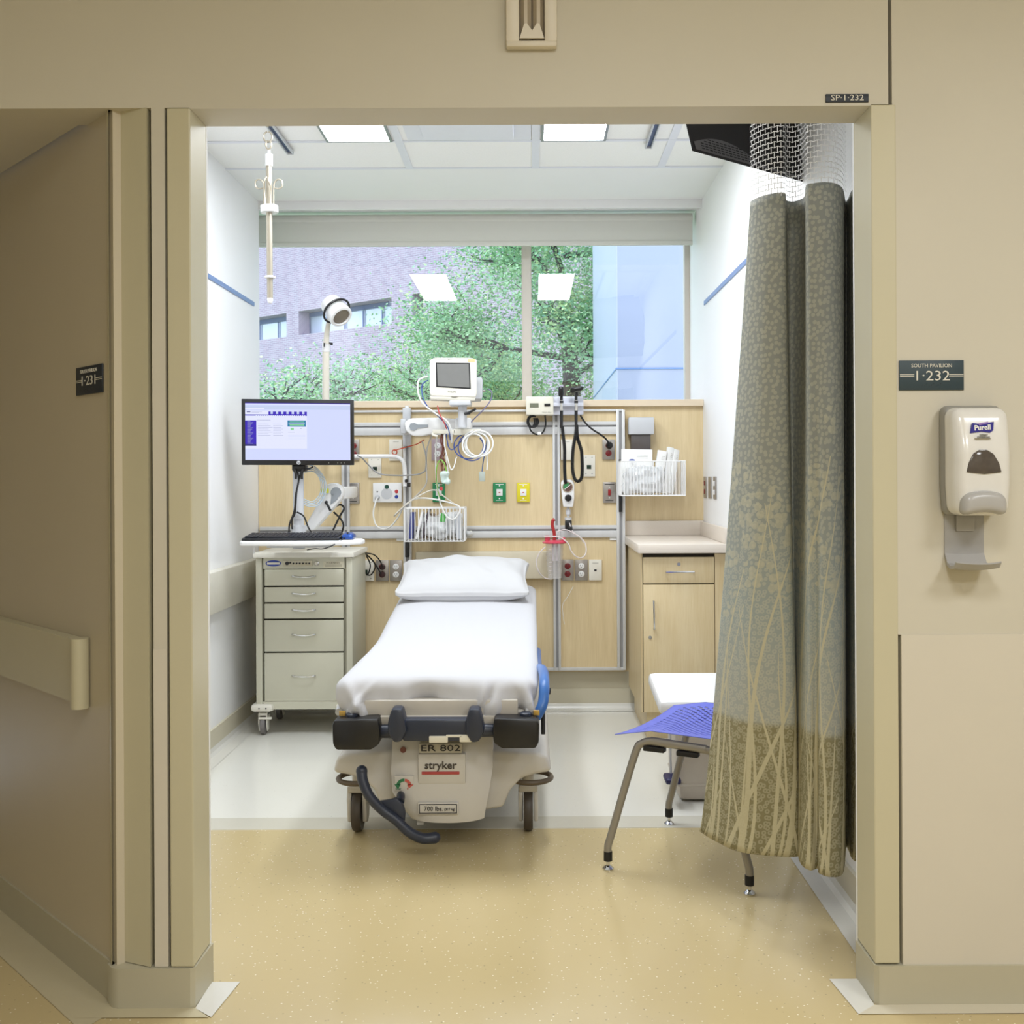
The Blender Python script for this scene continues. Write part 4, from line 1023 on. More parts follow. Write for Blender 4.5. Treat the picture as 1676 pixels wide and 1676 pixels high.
# leads
def arc(u, v, ru, rv, y, a0, a1, n=10, dy=0):
    return [W(u+ru*math.cos(math.radians(a0+(a1-a0)*k/n)), v-rv*math.sin(math.radians(a0+(a1-a0)*k/n)), y+dy*k/n) for k in range(n+1)]
LG = 'monitor leads on the headwall'
for k, (du, dv, ru, rv, t) in enumerate(((0, 0, 21, 22, 0), (3, 1, 20, 20, 10), (7, -1, 22, 21, -8), (-3, 2, 18, 19, 5))):
    pts = arc(778+du, 727+dv, ru, rv, 5.33-.006*k, 100, 450, 16, .012)
    wire('monitor_lead', pts, .0042, M['cabw'], 'white lead coiled in thick loops on the hook right of the patient monitor arm', group=LG)
for k, (du, dv, ru, rv) in enumerate(((-4, 6, 22, 22), (-9, 4, 24, 21))):
    wire('monitor_lead', arc(776+du, 726+dv, ru, rv, 5.35, 110, 400, 14, .01), .003, M['cabb'], 'blue lead looped behind the white coil', group='blue leads in the coil')
wire('monitor_lead', Ps([(701, 616, 5.30), (686, 622, 5.30), (684, 640, 5.28), (692, 660, 5.26), (712, 676, 5.26), (732, 690, 5.26), (739, 708, 5.28), (739, 724, 5.32)]), .0045, M['cabw'], 'thick white lead curving down from the left side of the patient monitor')
wire('monitor_lead', Ps([(701, 622, 5.31), (691, 630, 5.31), (692, 650, 5.29), (702, 668, 5.27), (720, 684, 5.27), (733, 700, 5.28), (737, 720, 5.32)]), .003, M['cabb'], 'blue lead beside the thick white one left of the patient monitor')
wire('monitor_lead', Ps([(716, 664, 5.28), (719, 676, 5.25), (727, 692, 5.25), (731, 702, 5.28)]), .003, mat('red lead', (190,70,70), .5), 'short red lead below the patient monitor screen')
wire('monitor_lead', Ps([(798, 636, 5.36), (805, 642, 5.36), (803, 655, 5.36), (790, 672, 5.36), (772, 690, 5.37), (764, 706, 5.38)]), .003, mat('mauve lead', (120,116,150), .5), 'mauve-grey lead dropping from the right side of the patient monitor')
for k, (u, vv, mm, lb_) in enumerate(((724, 752, M['cabbr'], 'brown'), (727, 760, M['cabbr'], 'brown'), (722, 766, M['cabbr'], 'brown'))):
    pts = Ps([(722+k*2, 706, 5.36), (721+3*((k+1) % 2), 722, 5.35), (u+2, 738, 5.35), (u-2, 750, 5.35), (u+3, vv, 5.35), (u, vv+10, 5.36)])
    wire('monitor_lead', pts, .003, mm, 'thin brown lead in the bunch hanging under the patient monitor arm', group='brown leads under the arm')
wire('monitor_lead', Ps([(721, 752, 5.34), (716, 760, 5.34), (714, 775, 5.35), (716, 800, 5.40), (720, 815, 5.42)]), .0025, M['cabgr'], 'thin green lead hanging down over the green call plate')
wire('monitor_lead', Ps([(722, 752, 5.34), (728, 760, 5.33), (731, 775, 5.34)]), .0025, M['cabgr'], 'short thin green lead right of the long green one')
wire('monitor_lead', Ps([(722, 760, 5.36), (723, 775, 5.36), (722, 792, 5.36), (722, 800, 5.37)]), .0028, mat('rust lead', (140,66,60), .5), 'rust-red lead ending over the green call plate behind the leads')
MB_ = MB().px(719.5, 797, 724.5, 803, 5.355, 5.365, .002); tag(MB_.build('lead_clip', mat('red clip', (176,60,62), .5)), 'small red clip at the end of the rust-red lead', 'clip')
wire('monitor_lead', Ps([(727, 708, 5.35), (728, 730, 5.34), (733, 752, 5.34), (738, 768, 5.34), (743, 764, 5.34), (747, 748, 5.35)]), .003, M['cabw'], 'white lead dipping in a narrow loop under the arm, right one')
wire('monitor_lead', Ps([(724, 708, 5.36), (726, 728, 5.36), (730, 750, 5.36), (733, 770, 5.36), (733, 785, 5.36)]), .003, M['cabw'], 'white lead hanging straight down behind the brown leads')
wire('monitor_lead', Ps([(730, 708, 5.36), (732, 722, 5.36), (735, 733, 5.36), (742, 735, 5.36), (755, 722, 5.36), (764, 712, 5.36)]), .003, M['cabb'], 'blue lead swinging from the hook towards the white coil')
wire('monitor_lead', Ps([(797, 720, 5.36), (794, 740, 5.36), (791, 755, 5.36), (789, 772, 5.36)]), .003, mat('steel blue lead', (90,110,150), .5), 'steel-blue lead hanging below the white coil to a sensor')
tag(MB().px(784, 772, 794, 788, 5.35, 5.365, .003).build('sensor_connector', mat('sensor grey', (176,184,176), .3, alpha=.9)), 'small translucent grey sensor connector hanging below the coil', 'sensor')
wire('monitor_lead', Ps([(797, 745, 5.35), (797.5, 758, 5.35), (797, 769, 5.35)]), .004, M['cabw'], 'short white lead end pointing down right of the sensor connector')
crumple('lead_bag', W(729, 782, 5.35), (.020, .015, .028), mat('pale green film', (214,232,226), .3, alpha=.85), 'small crumpled pale packet hanging at the end of the leads', 'packet', 6)
wire('orange_cord', Ps([(646, 738, 5.64), (650, 736, 5.62), (668, 731, 5.58), (682, 727, 5.52), (694, 720, 5.46)]), .003, M['cabo'], 'thin orange cord strung to the white wall plate')
tag(MB().tube(arc(646, 740, 4, 4, 5.64, 0, 360, 8), .003, 6).build('cord_ring', M['cabo']), 'orange ring at the end of the orange cord', 'ring')
wire('grey_cable', Ps([(585, 746, 5.4), (593, 750, 5.45), (604, 762, 5.5), (620, 775, 5.52), (645, 778, 5.50), (680, 777, 5.48), (694, 772, 5.46), (697, 766, 5.45), (697, 745, 5.44), (691, 722, 5.43)]), .0038, M['cabg'], 'grey cable sagging across the white tube from the monitor edge')
wire('grey_cable', Ps([(707, 712, 5.42), (699, 735, 5.44), (698, 765, 5.45), (698, 790, 5.46), (688, 805, 5.47), (672, 820, 5.48), (655, 835, 5.5), (645, 845, 5.52)]), .0038, mat('warm grey cable', (180,176,170), .45), 'warm grey cable running down behind the left basket rim')
wire('grey_cable', Ps([(647, 842, 5.46), (662, 828, 5.45), (685, 812, 5.44), (710, 802, 5.44), (726, 812, 5.44), (745, 826, 5.44), (750, 830, 5.44)]), .0036, mat('cream cable', (214,208,196), .45), 'cream cable arching over the top of the left basket')

# ------------------------------------------------------------------ exam lamp on white tube arm
el = thing('exam_lamp', 'white gooseneck exam lamp with black-ringed head in front of the window', 'examination lamp', W(661, 800, 5.6))
la = MB().tube(Ps([(662.5, 796, 5.60), (662.5, 775, 5.60), (661, 758, 5.60), (654, 750, 5.60), (642, 747, 5.60), (600, 747, 5.57), (560, 747, 5.55), (540, 747, 5.55)]), .0115, 12, 8); la.build('tube_arm', M['white'], el)
MB().cyl(W(533, 748, 5.55), W(533.5, 575, 5.5), .019).build('upright', mat('lamp post beige', (226,220,206), .4), el)
MB().cyl(W(533.5, 575, 5.5), W(534, 562, 5.49), .021).build('joint', M['white'], el)
MB().px(529.5, 561, 531, 567, 5.46, 5.48).cyl(W(540, 562, 5.5), W(543, 563, 5.48), .007).build('knob', M['black'], el)
MB().tube(Ps([(534, 562, 5.49), (535, 545, 5.48), (538, 528, 5.47), (541, 515, 5.46)]), .013, 12, rr=lambda k: .016-.005*k).build('upper_arm', mat('lamp post beige', (226,220,206), .4), el)
hc = W(551, 509, 5.40); ax = Vector((.52, -.44, -.62)).normalized()
st_ = hc-ax*.075
MB().lathe([(0, 0), (.042, 0), (.054, .006), (.057, .02), (.057, .06), (.06, .064), (.062, .12), (.060, .128), (.048, .13), (.046, .12), (0, .12)], st_, ax, n=32).build('lamp_head', M['white'], el)
MB().lathe([(0, 0), (.044, 0), (.044, .003), (.02, .006), (0, .006)], st_+ax*.12, ax, n=32).build('lens', mat('lamp lens', (120,112,100), .15), el)
rg = []; a_ = ax.orthogonal().normalized(); b_ = ax.cross(a_)
for k in range(20): t = 2*math.pi*k/20; rg.append(hc+ax*.0+(a_*math.cos(t)+b_*math.sin(t))*.073)
MB().tube(rg, .006, 8, 3, closed=True).build('grip_ring', M['black'], el)
tag(MB().px(661, 790, 671, 797, 5.60, 5.64, .003).cyl(W(665, 787, 5.6), W(665, 787, 5.58), .009).build('rail_clamp', M['black']), 'black knob clamp on the rail at the foot of the lamp arm', 'clamp')

# ------------------------------------------------------------------ wall diagnostic unit
du = thing('diagnostic_unit', 'white wall diagnostic unit with display at the window sill', 'diagnostic unit', W(905, 680, 5.62))
MB().px(861, 649, 906, 679, 5.56, 5.66, .005).build('housing', M['cream'], du)
MB().px(905, 649, 955, 679, 5.60, 5.66, .006).px(905, 659, 955, 665, 5.565, 5.62, .004).build('handle_cradle', mat('pale cradle', (214,216,228), .35), du)
MB().px(867, 660, 881.5, 666.5, 5.557, 5.56).build('display', mat('lcd', (110,114,96), .3), du, False)
MB().px(891, 660.5, 900.5, 665, 5.556, 5.56, .001).build('button', M['black'], du)
MB().text('Welch Allyn', .010, T(W(895, 675, 5.559)) @ FACE).build('lettering', M['grey'], du, False)
def scope(u, head, label):
    t = thing('diagnostic_scope', label, 'otoscope', W(u, 690, 5.54))
    MB().cyl(W(u, 673, 5.54), W(u, 655, 5.54), .0085).build('handle', M['chrome'], t)
    MB().cyl(W(u, 700, 5.54), W(u, 672, 5.54), .0075, .009).cyl(W(u, 660, 5.54), W(u, 656, 5.54), .0105).cyl(W(u, 655, 5.54), W(u, 646, 5.54), .008).build('grip', M['black'], t)
    h_ = MB()
    if head: h_.rbox(W(u+1, 637, 5.53), (.035, .017, .011), .009, 8, fn=lambda p, n: Vector((p.x, p.y, p.z+(p.x-W(u, 637, 5.53).x)*.15))).cyl(W(u-6, 639, 5.55), W(u-6, 639, 5.50), .013).cyl(W(u+1, 642, 5.54), W(u+1, 648, 5.54), .009)
    else: h_.rbox(W(u-1, 641, 5.53), (.014, .017, .027), .01, 8).cyl(W(u-1, 640, 5.52), W(u-1, 640, 5.50), .009)
    h_.build('head', M['black'], t)
scope(919, 0, 'black-headed diagnostic scope, left of the two in the wall unit')
scope(943, 1, 'black-headed diagnostic scope with wide head, right of the two')
def coil(name, pts, r, pitch, label):
    base = spline([Vector(p) for p in pts], 10); Ls = [0]
    for i in range(1, len(base)): Ls.append(Ls[-1]+(base[i]-base[i-1]).length)
    n = int(Ls[-1]/pitch*8); out = []; j = 0; a = None
    for k in range(n+1):
        s_ = Ls[-1]*k/n
        while j < len(base)-2 and Ls[j+1] < s_: j += 1
        t = (base[j+1]-base[j]).normalized(); p = base[j]+t*(s_-Ls[j])
        a = (a if a else t.orthogonal()); a = (a-t*a.dot(t)).normalized(); b = t.cross(a)
        w_ = 2*math.pi*k/8; out.append(p+(a*math.cos(w_)+b*math.sin(w_))*r)
    mb = MB().tube(out, .0028, 5, 1, smooth=False).tube(base, r*.8, 6, 1, smooth=False)
    return tag(mb.build(name, M['blackrub']), label, 'coiled cord')
coil('coiled_cord', Ps([(920, 698, 5.54), (922, 715, 5.55), (924, 735, 5.56), (924, 760, 5.57), (925, 785, 5.57), (927, 796, 5.60)]), .0075, .0065, 'black coiled cord hanging straight from the left scope')
coil('coiled_cord', Ps([(944, 695, 5.54), (942, 712, 5.55), (938, 735, 5.56), (937, 765, 5.56), (940, 782, 5.56), (945, 788, 5.56), (951, 784, 5.56), (953, 770, 5.57), (952, 740, 5.57), (950, 732, 5.57), (945, 715, 5.57), (944, 700, 5.58)]), .0075, .0065, 'black coiled cord hanging in a long U from the right scope')
wire('power_cable', Ps([(950, 680, 5.6), (958, 692, 5.58), (970, 703, 5.57), (984, 712, 5.58), (993, 720, 5.60), (997, 728, 5.62)]), .005, M['blackrub'], 'black power cable from the diagnostic unit to the red socket')
tag(MB().lathe([(0, 0), (.017, 0), (.019, .02), (.012, .035), (0, .035)], W(997, 729, 5.662), (0, -1, 0)).build('power_plug', M['blackrub']), 'black power plug in the red-socket outlet near the right rail', 'plug')
cb_ = MB()
for k in range(3): cb_.tube(arc(873-k*2, 690, 8-k, 9, 5.6, 60, 400, 10, .01), .0045, 7)
cb_.tube(Ps([(866, 695, 5.6), (869, 705, 5.6), (878, 711, 5.6), (888, 708, 5.6), (893, 695, 5.6), (892, 680, 5.6)]), .0045, 7)
tag(cb_.build('cable_bundle', M['blackrub']), 'bundled black cable loops under the diagnostic unit', 'cable')
MB0 = MB().px(880, 707, 886, 711.5, 5.59, 5.61, .001); tag(MB0.build('cable_tag', M['paper']), 'small white tag on the black cable under the diagnostic unit', 'tag')

# thermometer cover dispenser
td = thing('cover_dispenser', 'grey wall dispenser with a dark lower column above the right basket', 'dispenser', W(1050, 735, 5.70))
MB().px(1029, 683, 1071, 711, 5.64, 5.715, .006).build('head', M['lgrey'], td)
MB().px(1033, 711, 1065, 745, 5.655, 5.715, .003).build('column', mat('smoked column', (86,80,78), .3, var=.2, scale=90, stretch=(6,6,.2)), td)
# right basket and its content
x0, x1, z0, z1, bk2 = basket(1017, 755, 1122, 811, 5.48, 5.66, 20, 'white wire basket holding papers and packets, right of the headwall')
MB().px(1013, 752, 1018, 838, 5.645, 5.662, .002).build('mount_bar', M['black'], bk2)
def leaf(name, x, y, z, w, h, rz, ry, rx, m, label, cat, marks=True, grp=None, th=.004):
    mb = MB(); X_ = T((x, y, z)) @ R('Z', rz) @ R('Y', ry) @ R('X', rx); mb.xf = X_; mb.box(-w/2, w/2, -th/2, th/2, 0, h, .001)
    if marks:
        for k in range(3): mb.box(w*.0, w*.35, -th/2-.0006, -th/2, h*(.86-.035*k), h*(.865-.035*k), m=1)
    return tag(mb.build(name, [m, M['grey']]), label, cat, grp)
pp_ = leaf('paper_booklet', x0+.085, 5.53, z0+.02, .165, .225, 0, 1, -4, M['paper'], 'white paper booklet standing in the right wire basket', 'booklet')
leaf('paper_packet', x0+.19, 5.54, z0+.02, .05, .22, 10, 10, -3, M['paper'], 'folded paper packet behind the middle of the right basket', 'packet', grp='paper packets in the right basket', th=.012)
leaf('paper_packet', x0+.235, 5.55, z0+.01, .035, .25, 30, 12, -3, M['paper'], 'tall narrow paper packet leaning in the right basket, left of the last', 'packet', grp='paper packets in the right basket', th=.02)
leaf('paper_packet', x0+.265, 5.56, z0+.01, .035, .24, 35, 14, -3, M['paper'], 'tall narrow paper packet leaning at the right of the right basket', 'packet', grp='paper packets in the right basket', th=.02)
crumple('clear_bag', (x0+.12, 5.535, z0+.08), (.11, .04, .07), clear2, 'clear plastic bag of supplies in the right wire basket', 'plastic bag', 3)
lg_ = MB().lathe([(0, 0), (.016, 0), (.016, .001), (0, .001)], (0, 0, 0), (0, -1, 0)); lg_.v = [Vector((v.x, v.y, v.z*.45))+Vector((x0+.06, 5.519, z0+.185)) for v in lg_.v]
o_ = lg_.build('logo', mat('badge blue', (52,74,160), .4), pp_)
# suction regulator and canister
sr = thing('suction_regulator', 'white suction regulator with round gauge and black knob', 'suction regulator', W(929, 830, 5.62))
MB().prism([(W(u, v, 5.58).x, W(u, v, 5.58).z) for u, v in ((918, 790), (922, 785), (936, 785), (940, 790), (940, 815), (938, 830), (922, 830), (920, 815))], 5.58, 5.64, 'y', b=.006).build('housing', M['white'], sr)
MB().lathe([(0, 0), (.029, 0), (.029, .004), (0, .004)], W(929, 797, 5.58), (0, -1, 0), n=28).build('gauge_rim', M['chrome'], sr)
g_ = MB().lathe([(0, 0), (.025, 0), (.025, .001), (0, .001)], W(929, 797, 5.576), (0, -1, 0), n=28).build('gauge_face', mat('gauge brown', (100,72,66), .4), sr)
MB().prism([(W(u, v, 5.57).x, W(u, v, 5.57).z) for u, v in ((922, 795), (922, 800), (928, 799), (932, 791), (926, 790))], 5.574, 5.5755, 'y').build('green_zone', mat('gauge green', (60,130,80), .4), g_, False)
q1, q2 = W(924, 801, 5.572), W(934, 793, 5.572); MB().tube([q1, q2], .0018, 5, smooth=False).build('needle', M['paper'], g_)
MB().lathe([(0, 0), (.019, 0), (.017, .015), (.010, .016), (.01, .02), (0, .02)], W(930, 815, 5.58), (0, -1, 0), n=24).build('knob', M['black'], sr)
MB().cyl(W(930, 830, 5.61), W(930, 846, 5.61), .008).cyl(W(930, 834, 5.61), W(930, 842, 5.61), .013).cyl(W(930, 847, 5.61), W(930, 851, 5.61), .019).build('stem', M['lgrey'], sr)
MB().px(925, 852, 936, 868, 5.59, 5.63, .005).px(930, 862, 937, 871, 5.58, 5.6, .003).build('coupling', M['black'], sr)
sc_ = thing('suction_canister', 'clear ribbed suction canister with a pink-red lid and handle', 'suction canister', W(908, 945, 5.55))
cc = W(908, 946, 5.54); ztop = W(908, 889, 5.54).z
prof = []
hh = ztop-cc.z
for k in range(25):
    t = k/24; prof.append((.036+.012*t+(.0018 if k % 4 == 0 else 0), hh*t))
clr = mat('clear polycarbonate', (225,222,222), .08, alpha=.32, var=.02)
MB().lathe([(0, 0)]+prof, cc, n=32).build('jar', clr, sc_)
pk_ = mat('translucent pink red', (206,70,92), .25); rd_ = mat('brick red tube', (168,44,44), .3)
MB().lathe([(0, 0), (.064, 0), (.066, .006), (.05, .014), (.03, .018), (0, .018)], (cc.x, cc.y, ztop), n=36).px(892, 877, 900, 888, 5.52, 5.56, .004).px(919, 880, 925, 889, 5.52, 5.56, .003).build('lid', pk_, sc_)
MB().tube(Ps([(907.5, 888, 5.53), (907, 872, 5.53), (904, 860, 5.53), (905, 852, 5.53), (908, 850, 5.53)]), .009, 10).build('port_tube', rd_, sc_)
mm_ = MB()
for k in range(7): mm_.box(cc.x-.03, cc.x-.018, cc.y-.045, cc.y-.044, cc.z+.02+k*.022, cc.z+.022+k*.022)
mm_.cyl((cc.x-.008, cc.y, cc.z+hh*.5), (cc.x-.008, cc.y, ztop), .007, n=10).cyl((cc.x+.012, cc.y, cc.z+hh*.5), (cc.x+.012, cc.y, ztop), .007, n=10)
mm_.build('inner_tubes', mat('milky plastic', (226,214,220), .3, alpha=.7), sc_)
tb_ = mat('clear tubing', (236,226,226), .15, alpha=.75)
wire('suction_tube', Ps([(891, 879, 5.52), (905, 878, 5.50), (918, 880, 5.50), (930, 890, 5.50), (935, 902, 5.50), (943, 911, 5.50), (952, 913, 5.52), (959, 905, 5.54), (958, 890, 5.56), (948, 878, 5.57), (938, 872, 5.58), (932, 856, 5.59)]), .0035, tb_, 'clear tube looping from the canister lid up to the regulator', 'tubing')
wire('suction_tube', Ps([(912, 870, 5.54), (925, 867, 5.54), (938, 872, 5.54), (950, 880, 5.54), (955, 888, 5.55)]), .0033, tb_, 'short clear tube curving right above the canister lid', 'tubing')
wire('suction_tube', Ps([(893, 895, 5.5), (883, 905, 5.5), (878, 920, 5.5), (882, 936, 5.5), (892, 946, 5.52), (904, 948, 5.54)]), .0033, tb_, 'clear tube bowing out left of the canister', 'tubing')
wire('suction_tube', Ps([(938, 960, 5.64), (930, 975, 5.62), (921, 990, 5.62), (922, 1010, 5.62), (924, 1022, 5.62)]), .0015, M['cabw'], 'thin white string dangling low on the headwall', 'string')
# lead from outlet beside the cart
for k, pts in enumerate(([(598, 905, 5.58), (612, 908, 5.60), (622, 918, 5.62), (626, 928, 5.63)], [(597, 906, 5.58), (608, 915, 5.61), (616, 926, 5.62), (624, 940, 5.63)], [(600, 910, 5.6), (606, 925, 5.62), (602, 940, 5.63), (597, 936, 5.64)], [(601, 908, 5.59), (614, 925, 5.61), (608, 940, 5.62), (600, 941, 5.64)])):
    wire('power_cable', Ps(pts), .0035, M['blackrub'], 'black cord at the outlets right of the medical cart', group='cords by the cart outlets')
for u, v in ((626, 928), (626, 940)):
    tag(MB().lathe([(0, 0), (.016, 0), (.014, .02), (0, .022)], W(u, v, 5.664), (0, -1, 0)).build('power_plug', mat('dark red plug', (52,20,22), .5)), 'dark plug in the red-socket outlet right of the cart, %s one' % ('upper' if v < 930 else 'lower'), 'plug')

# ------------------------------------------------------------------ hanging drip pole and ceiling tracks
for x, e, lab in ((-1.105, 4.82, 'ceiling track at the left, holding the hanging drip pole'), (.54, 4.76, 'ceiling track at the right, near the curtain')):
    t = thing('ceiling_track', lab, 'ceiling track', (x, 3.9, CZ-.02))
    MB().box(x-.016, x-.010, 3.0, e, CZ-.02, CZ-.005, .001).box(x+.010, x+.016, 3.0, e, CZ-.02, CZ-.005, .001).box(x-.016, x+.016, e-.004, e, CZ-.02, CZ-.005, .001).build('rail', M['lgrey'], t)
    MB().box(x-.010, x+.010, 3.0, e-.005, CZ-.010, CZ-.006).build('slot', mat('track blue shadow', (70,84,120), .5), t, False)
ip = thing('drip_pole', 'steel drip pole with hooks hanging from the ceiling track', 'drip pole', W(440, 497, 4.36))
def ipt(u, v): return W(u, v, 4.36)
MB().tube([(ipt(437, 205).x, 4.36, CZ-.006), ipt(438, 180), ipt(438, 208)], .004, 8).tube(arc(438.5, 224, 7, 8.5, 4.36, 100, 440, 12), .0035, 8, 4).tube(arc(439.5, 237, 4.5, 7, 4.35, 90, 430, 12), .0035, 8, 4).build('suspension_link', M['polesteel'], ip)
MB().cyl(ipt(440, 272), ipt(440, 253), .016).cyl(ipt(440, 253), ipt(440, 246), .007).build('top_cap', M['white'], ip)
MB().cyl(ipt(442, 488), ipt(440, 268), .0125).cyl(ipt(442, 490), ipt(441.5, 450), .0105).build('rod', M['polesteel'], ip)
MB().cyl(ipt(441, 348), ipt(440.5, 337), .036, n=32).build('hook_collar', M['white'], ip)
MB().cyl(ipt(442, 455), ipt(442, 452), .022, n=28).build('lower_collar', M['white'], ip)
MB().lathe([(0, 0), (.009, .003), (.012, .015), (.012, .03), (0, .03)], ipt(442, 497)).build('tip', M['white'], ip)
for sgn in (-1, 1):
    p0 = ipt(440+sgn*8, 337)
    MB().tube([p0, ipt(440+sgn*8, 312), ipt(440+sgn*9, 300), ipt(440+sgn*14, 294), ipt(440+sgn*21, 296), ipt(440+sgn*22, 305), ipt(440+sgn*16, 309), ipt(440+sgn*10, 308)], .0033, 8, 8).build('hook', M['polesteel'], ip)
    MB().tube([p0+Vector((-sgn*.01, -.02, 0)), ipt(440+sgn*5, 312)+Vector((0, -.02, 0)), ipt(440+sgn*3, 300)+Vector((0, -.04, 0)), ipt(440+sgn*2, 292)+Vector((0, -.02, 0))], .0033, 8, 6).build('hook', M['polesteel'], ip)
# ------------------------------------------------------------------ base cabinet with counter
CXL, CF = .522, 5.0
cab = thing('base_cabinet', 'maple base cabinet with a drawer and a door, against the right wall', 'cabinet', ((CXL+RX)/2, 5.35, 0))
MB().box(CXL, RX-.004, CF+.02, BY-.05, .135, .90).box(CXL+.03, RX-.004, CF+.06, BY-.05, 0, .135).build('carcass', M['woodc'], cab, False)
def cz(v): return W(1100, v, CF).z
dx0, dx1 = W(1053, 930, CF).x, W(1169, 930, CF).x
MB().box(dx1+.003, RX-.004, CF, CF+.02, .136, .897).build('filler_panel', M['woodc'], cab, False)
MB().box(dx0-.002, dx1+.003, CF+.017, CF+.021, .136, .897).build('reveal', M['dark'], cab, False)
dr = MB().box(dx0, dx1, CF, CF+.018, cz(955), cz(912), .0015).build('drawer', M['woodc'], cab)
do = MB().box(dx0, dx1, CF, CF+.018, .138, cz(957), .0015).build('door', M['woodc'], cab)
def pull(p, q, par):
    p, q = Vector(p), Vector(q); o_ = Vector((0, -.03, 0)); d = (q-p).normalized()*.008
    MB().tube([p, p+o_*.85, p+o_+d, q+o_-d, q+o_*.85, q], .0045, 8, 6).build('handle', M['chrome'], par)
pull((W(1090, 935, CF).x, CF, cz(935.5)), (W(1134, 935, CF).x, CF, cz(935.5)), dr)
pull((W(1069, 983, CF).x, CF, cz(983)), (W(1070, 1028, CF).x, CF, cz(1028)), do)
for u, v, par in ((1111, 923.5, dr), (1064, 1043, do)):
    MB().lathe([(0, 0), (.009, 0), (.008, .003), (0, .003)], (W(u, v, CF).x, CF, cz(v)), (0, -1, 0)).build('lock', M['chrome'], par)
ct_ = thing('countertop', 'pale speckled countertop with splashbacks on the base cabinet', 'countertop', (.72, 5.35, .9))
MB().box(CXL-.018, RX-.002, CF-.04, BY-.004, .902, .945, .004).build('slab', M['counter'], ct_)
MB().box(CXL-.018, RX-.002, BY-.022, BY-.004, .9455, 1.025, .002).box(RX-.020, RX-.002, CF-.02, BY-.022, .9455, 1.02, .002).build('splashback', M['counter'], ct_)
# wall rails
tag(MB().box(LX, LX+.05, 3.4, 5.60, .655, .845, .006).build('wall_bumper', mat('rail cream', (216,212,198), .4)), 'cream wall bumper rail on the left room wall behind the cart', 'wall bumper')
tag(MB().box(RX-.03, RX, 3.3, 4.93, .70, .845, .006).build('wall_bumper', mat('rail white', (236,234,228), .4)), 'white wall bumper rail on the right room wall, between cabinet and curtain', 'wall bumper')
# step-on bin
bn = thing('step_on_bin', 'low white step-on bin with a flat lid behind the blue chair', 'waste bin', (.72, 4.22, 0))
def tap(z0, z1, x0, x1, y0, y1, g, b, m, nm, par):
    mb = MB().rbox(((x0+x1)/2, (y0+y1)/2, (z0+z1)/2), ((x1-x0)/2, (y1-y0)/2, (z1-z0)/2), b, 10, fn=lambda p, n: Vector(((x0+x1)/2+(p.x-(x0+x1)/2)*(1+g*(p.z-z0)/(z1-z0)), (y0+y1)/2+(p.y-(y0+y1)/2)*(1+g*(p.z-z0)/(z1-z0)), p.z)))
    return mb.build(nm, m, par)
binm = mat('bin beige', (206,196,182), .45)
tap(.002, .37, .565, .89, 4.06, 4.36, .06, .03, binm, 'body', bn)
tap(.06, .075, .562, .893, 4.057, 4.363, .01, .006, binm, 'band', bn)
MB().rbox((.70, 4.20, .398), (.215, .20, .030), .022, (14, 14, 5), fn=lambda p, n: Vector((p.x*1.0, p.y, p.z+(p.y-4.2)*.10))).build('lid', M['white'], bn)
MB().rbox((.535, 4.02, .105), (.03, .05, .012), .010, 8).build('pedal', mat('navy pedal', (30,30,80), .4), bn)
MB().cyl((.535, 4.05, .11), (.53, 4.05, .37), .004).build('pedal_rod', M['lgrey'], bn)

# ------------------------------------------------------------------ blue chair
F1, F2, F3 = Vector((.241, 3.377, 0)), Vector((.495, 3.81, 0)), Vector((.655, 3.17, 0)); F4 = F2+F3-F1
ch = thing('side_chair', 'blue perforated plastic chair on taupe metal legs beside the curtain', 'chair', (F1+F4)/2)
dd = (F3-F1).normalized(); ll = (F2-F1).normalized()
fx_, bk_ = Vector((.349, 3.33, 0)), 0
def side(foot_f, foot_r, inw):
    tf = foot_f+dd*.10+inw*.02+Vector((0, 0, .425)); tr_ = foot_r-dd*.10+inw*.02+Vector((0, 0, .418))
    return tf, tr_
for ff, fr2, inw in ((F1, F3, ll), (F2, F4, -ll)):
    tf, tr2 = side(ff, fr2, inw)
    kf, kr = ff+dd*.0+Vector((0, 0, .075)), fr2-dd*.0+Vector((0, 0, .075))
    MB().tube([ff+Vector((0, 0, .045)), kf, kf+(tf-kf)*.12, kf+(tf-kf)*.85, tf+dd*.012-Vector((0, 0, .01)), tf+dd*.05], .0125, 12, 6).build('leg', M['taupe'], ch)
    MB().tube([fr2+Vector((0, 0, .045)), kr, kr+(tr2-kr)*.12, kr+(tr2-kr)*.85, tr2-dd*.012-Vector((0, 0, .01)), tr2-dd*.05], .0125, 12, 6).build('leg', M['taupe'], ch)
    MB().tube([tf+dd*.04, tr2-dd*.04], .0135, 12, smooth=False).build('side_tube', M['taupe'], ch)
    for ft in (ff, fr2):
        s_ = MB().cyl(ft+Vector((0, 0, .028)), ft+Vector((0, 0, .058)), .0138).build('leg_sleeve', M['blackrub'], ch)
        MB().lathe([(0, 0), (.017, 0), (.018, .004), (.012, .01), (.006, .014), (.006, .03), (0, .03)], ft).build('glide', M['chrome'], ch)
    for t_ in (.2, .62):
        p = tf+(tr2-tf)*t_+Vector((0, 0, -.022)); mb = MB(); mb.xf = T(p) @ Matrix.Rotation(math.atan2(dd.y, dd.x), 4, 'Z'); mb.box(-.035, .035, -.014, .014, -.008, .008, .003); mb.build('clip', M['blackrub'], ch)
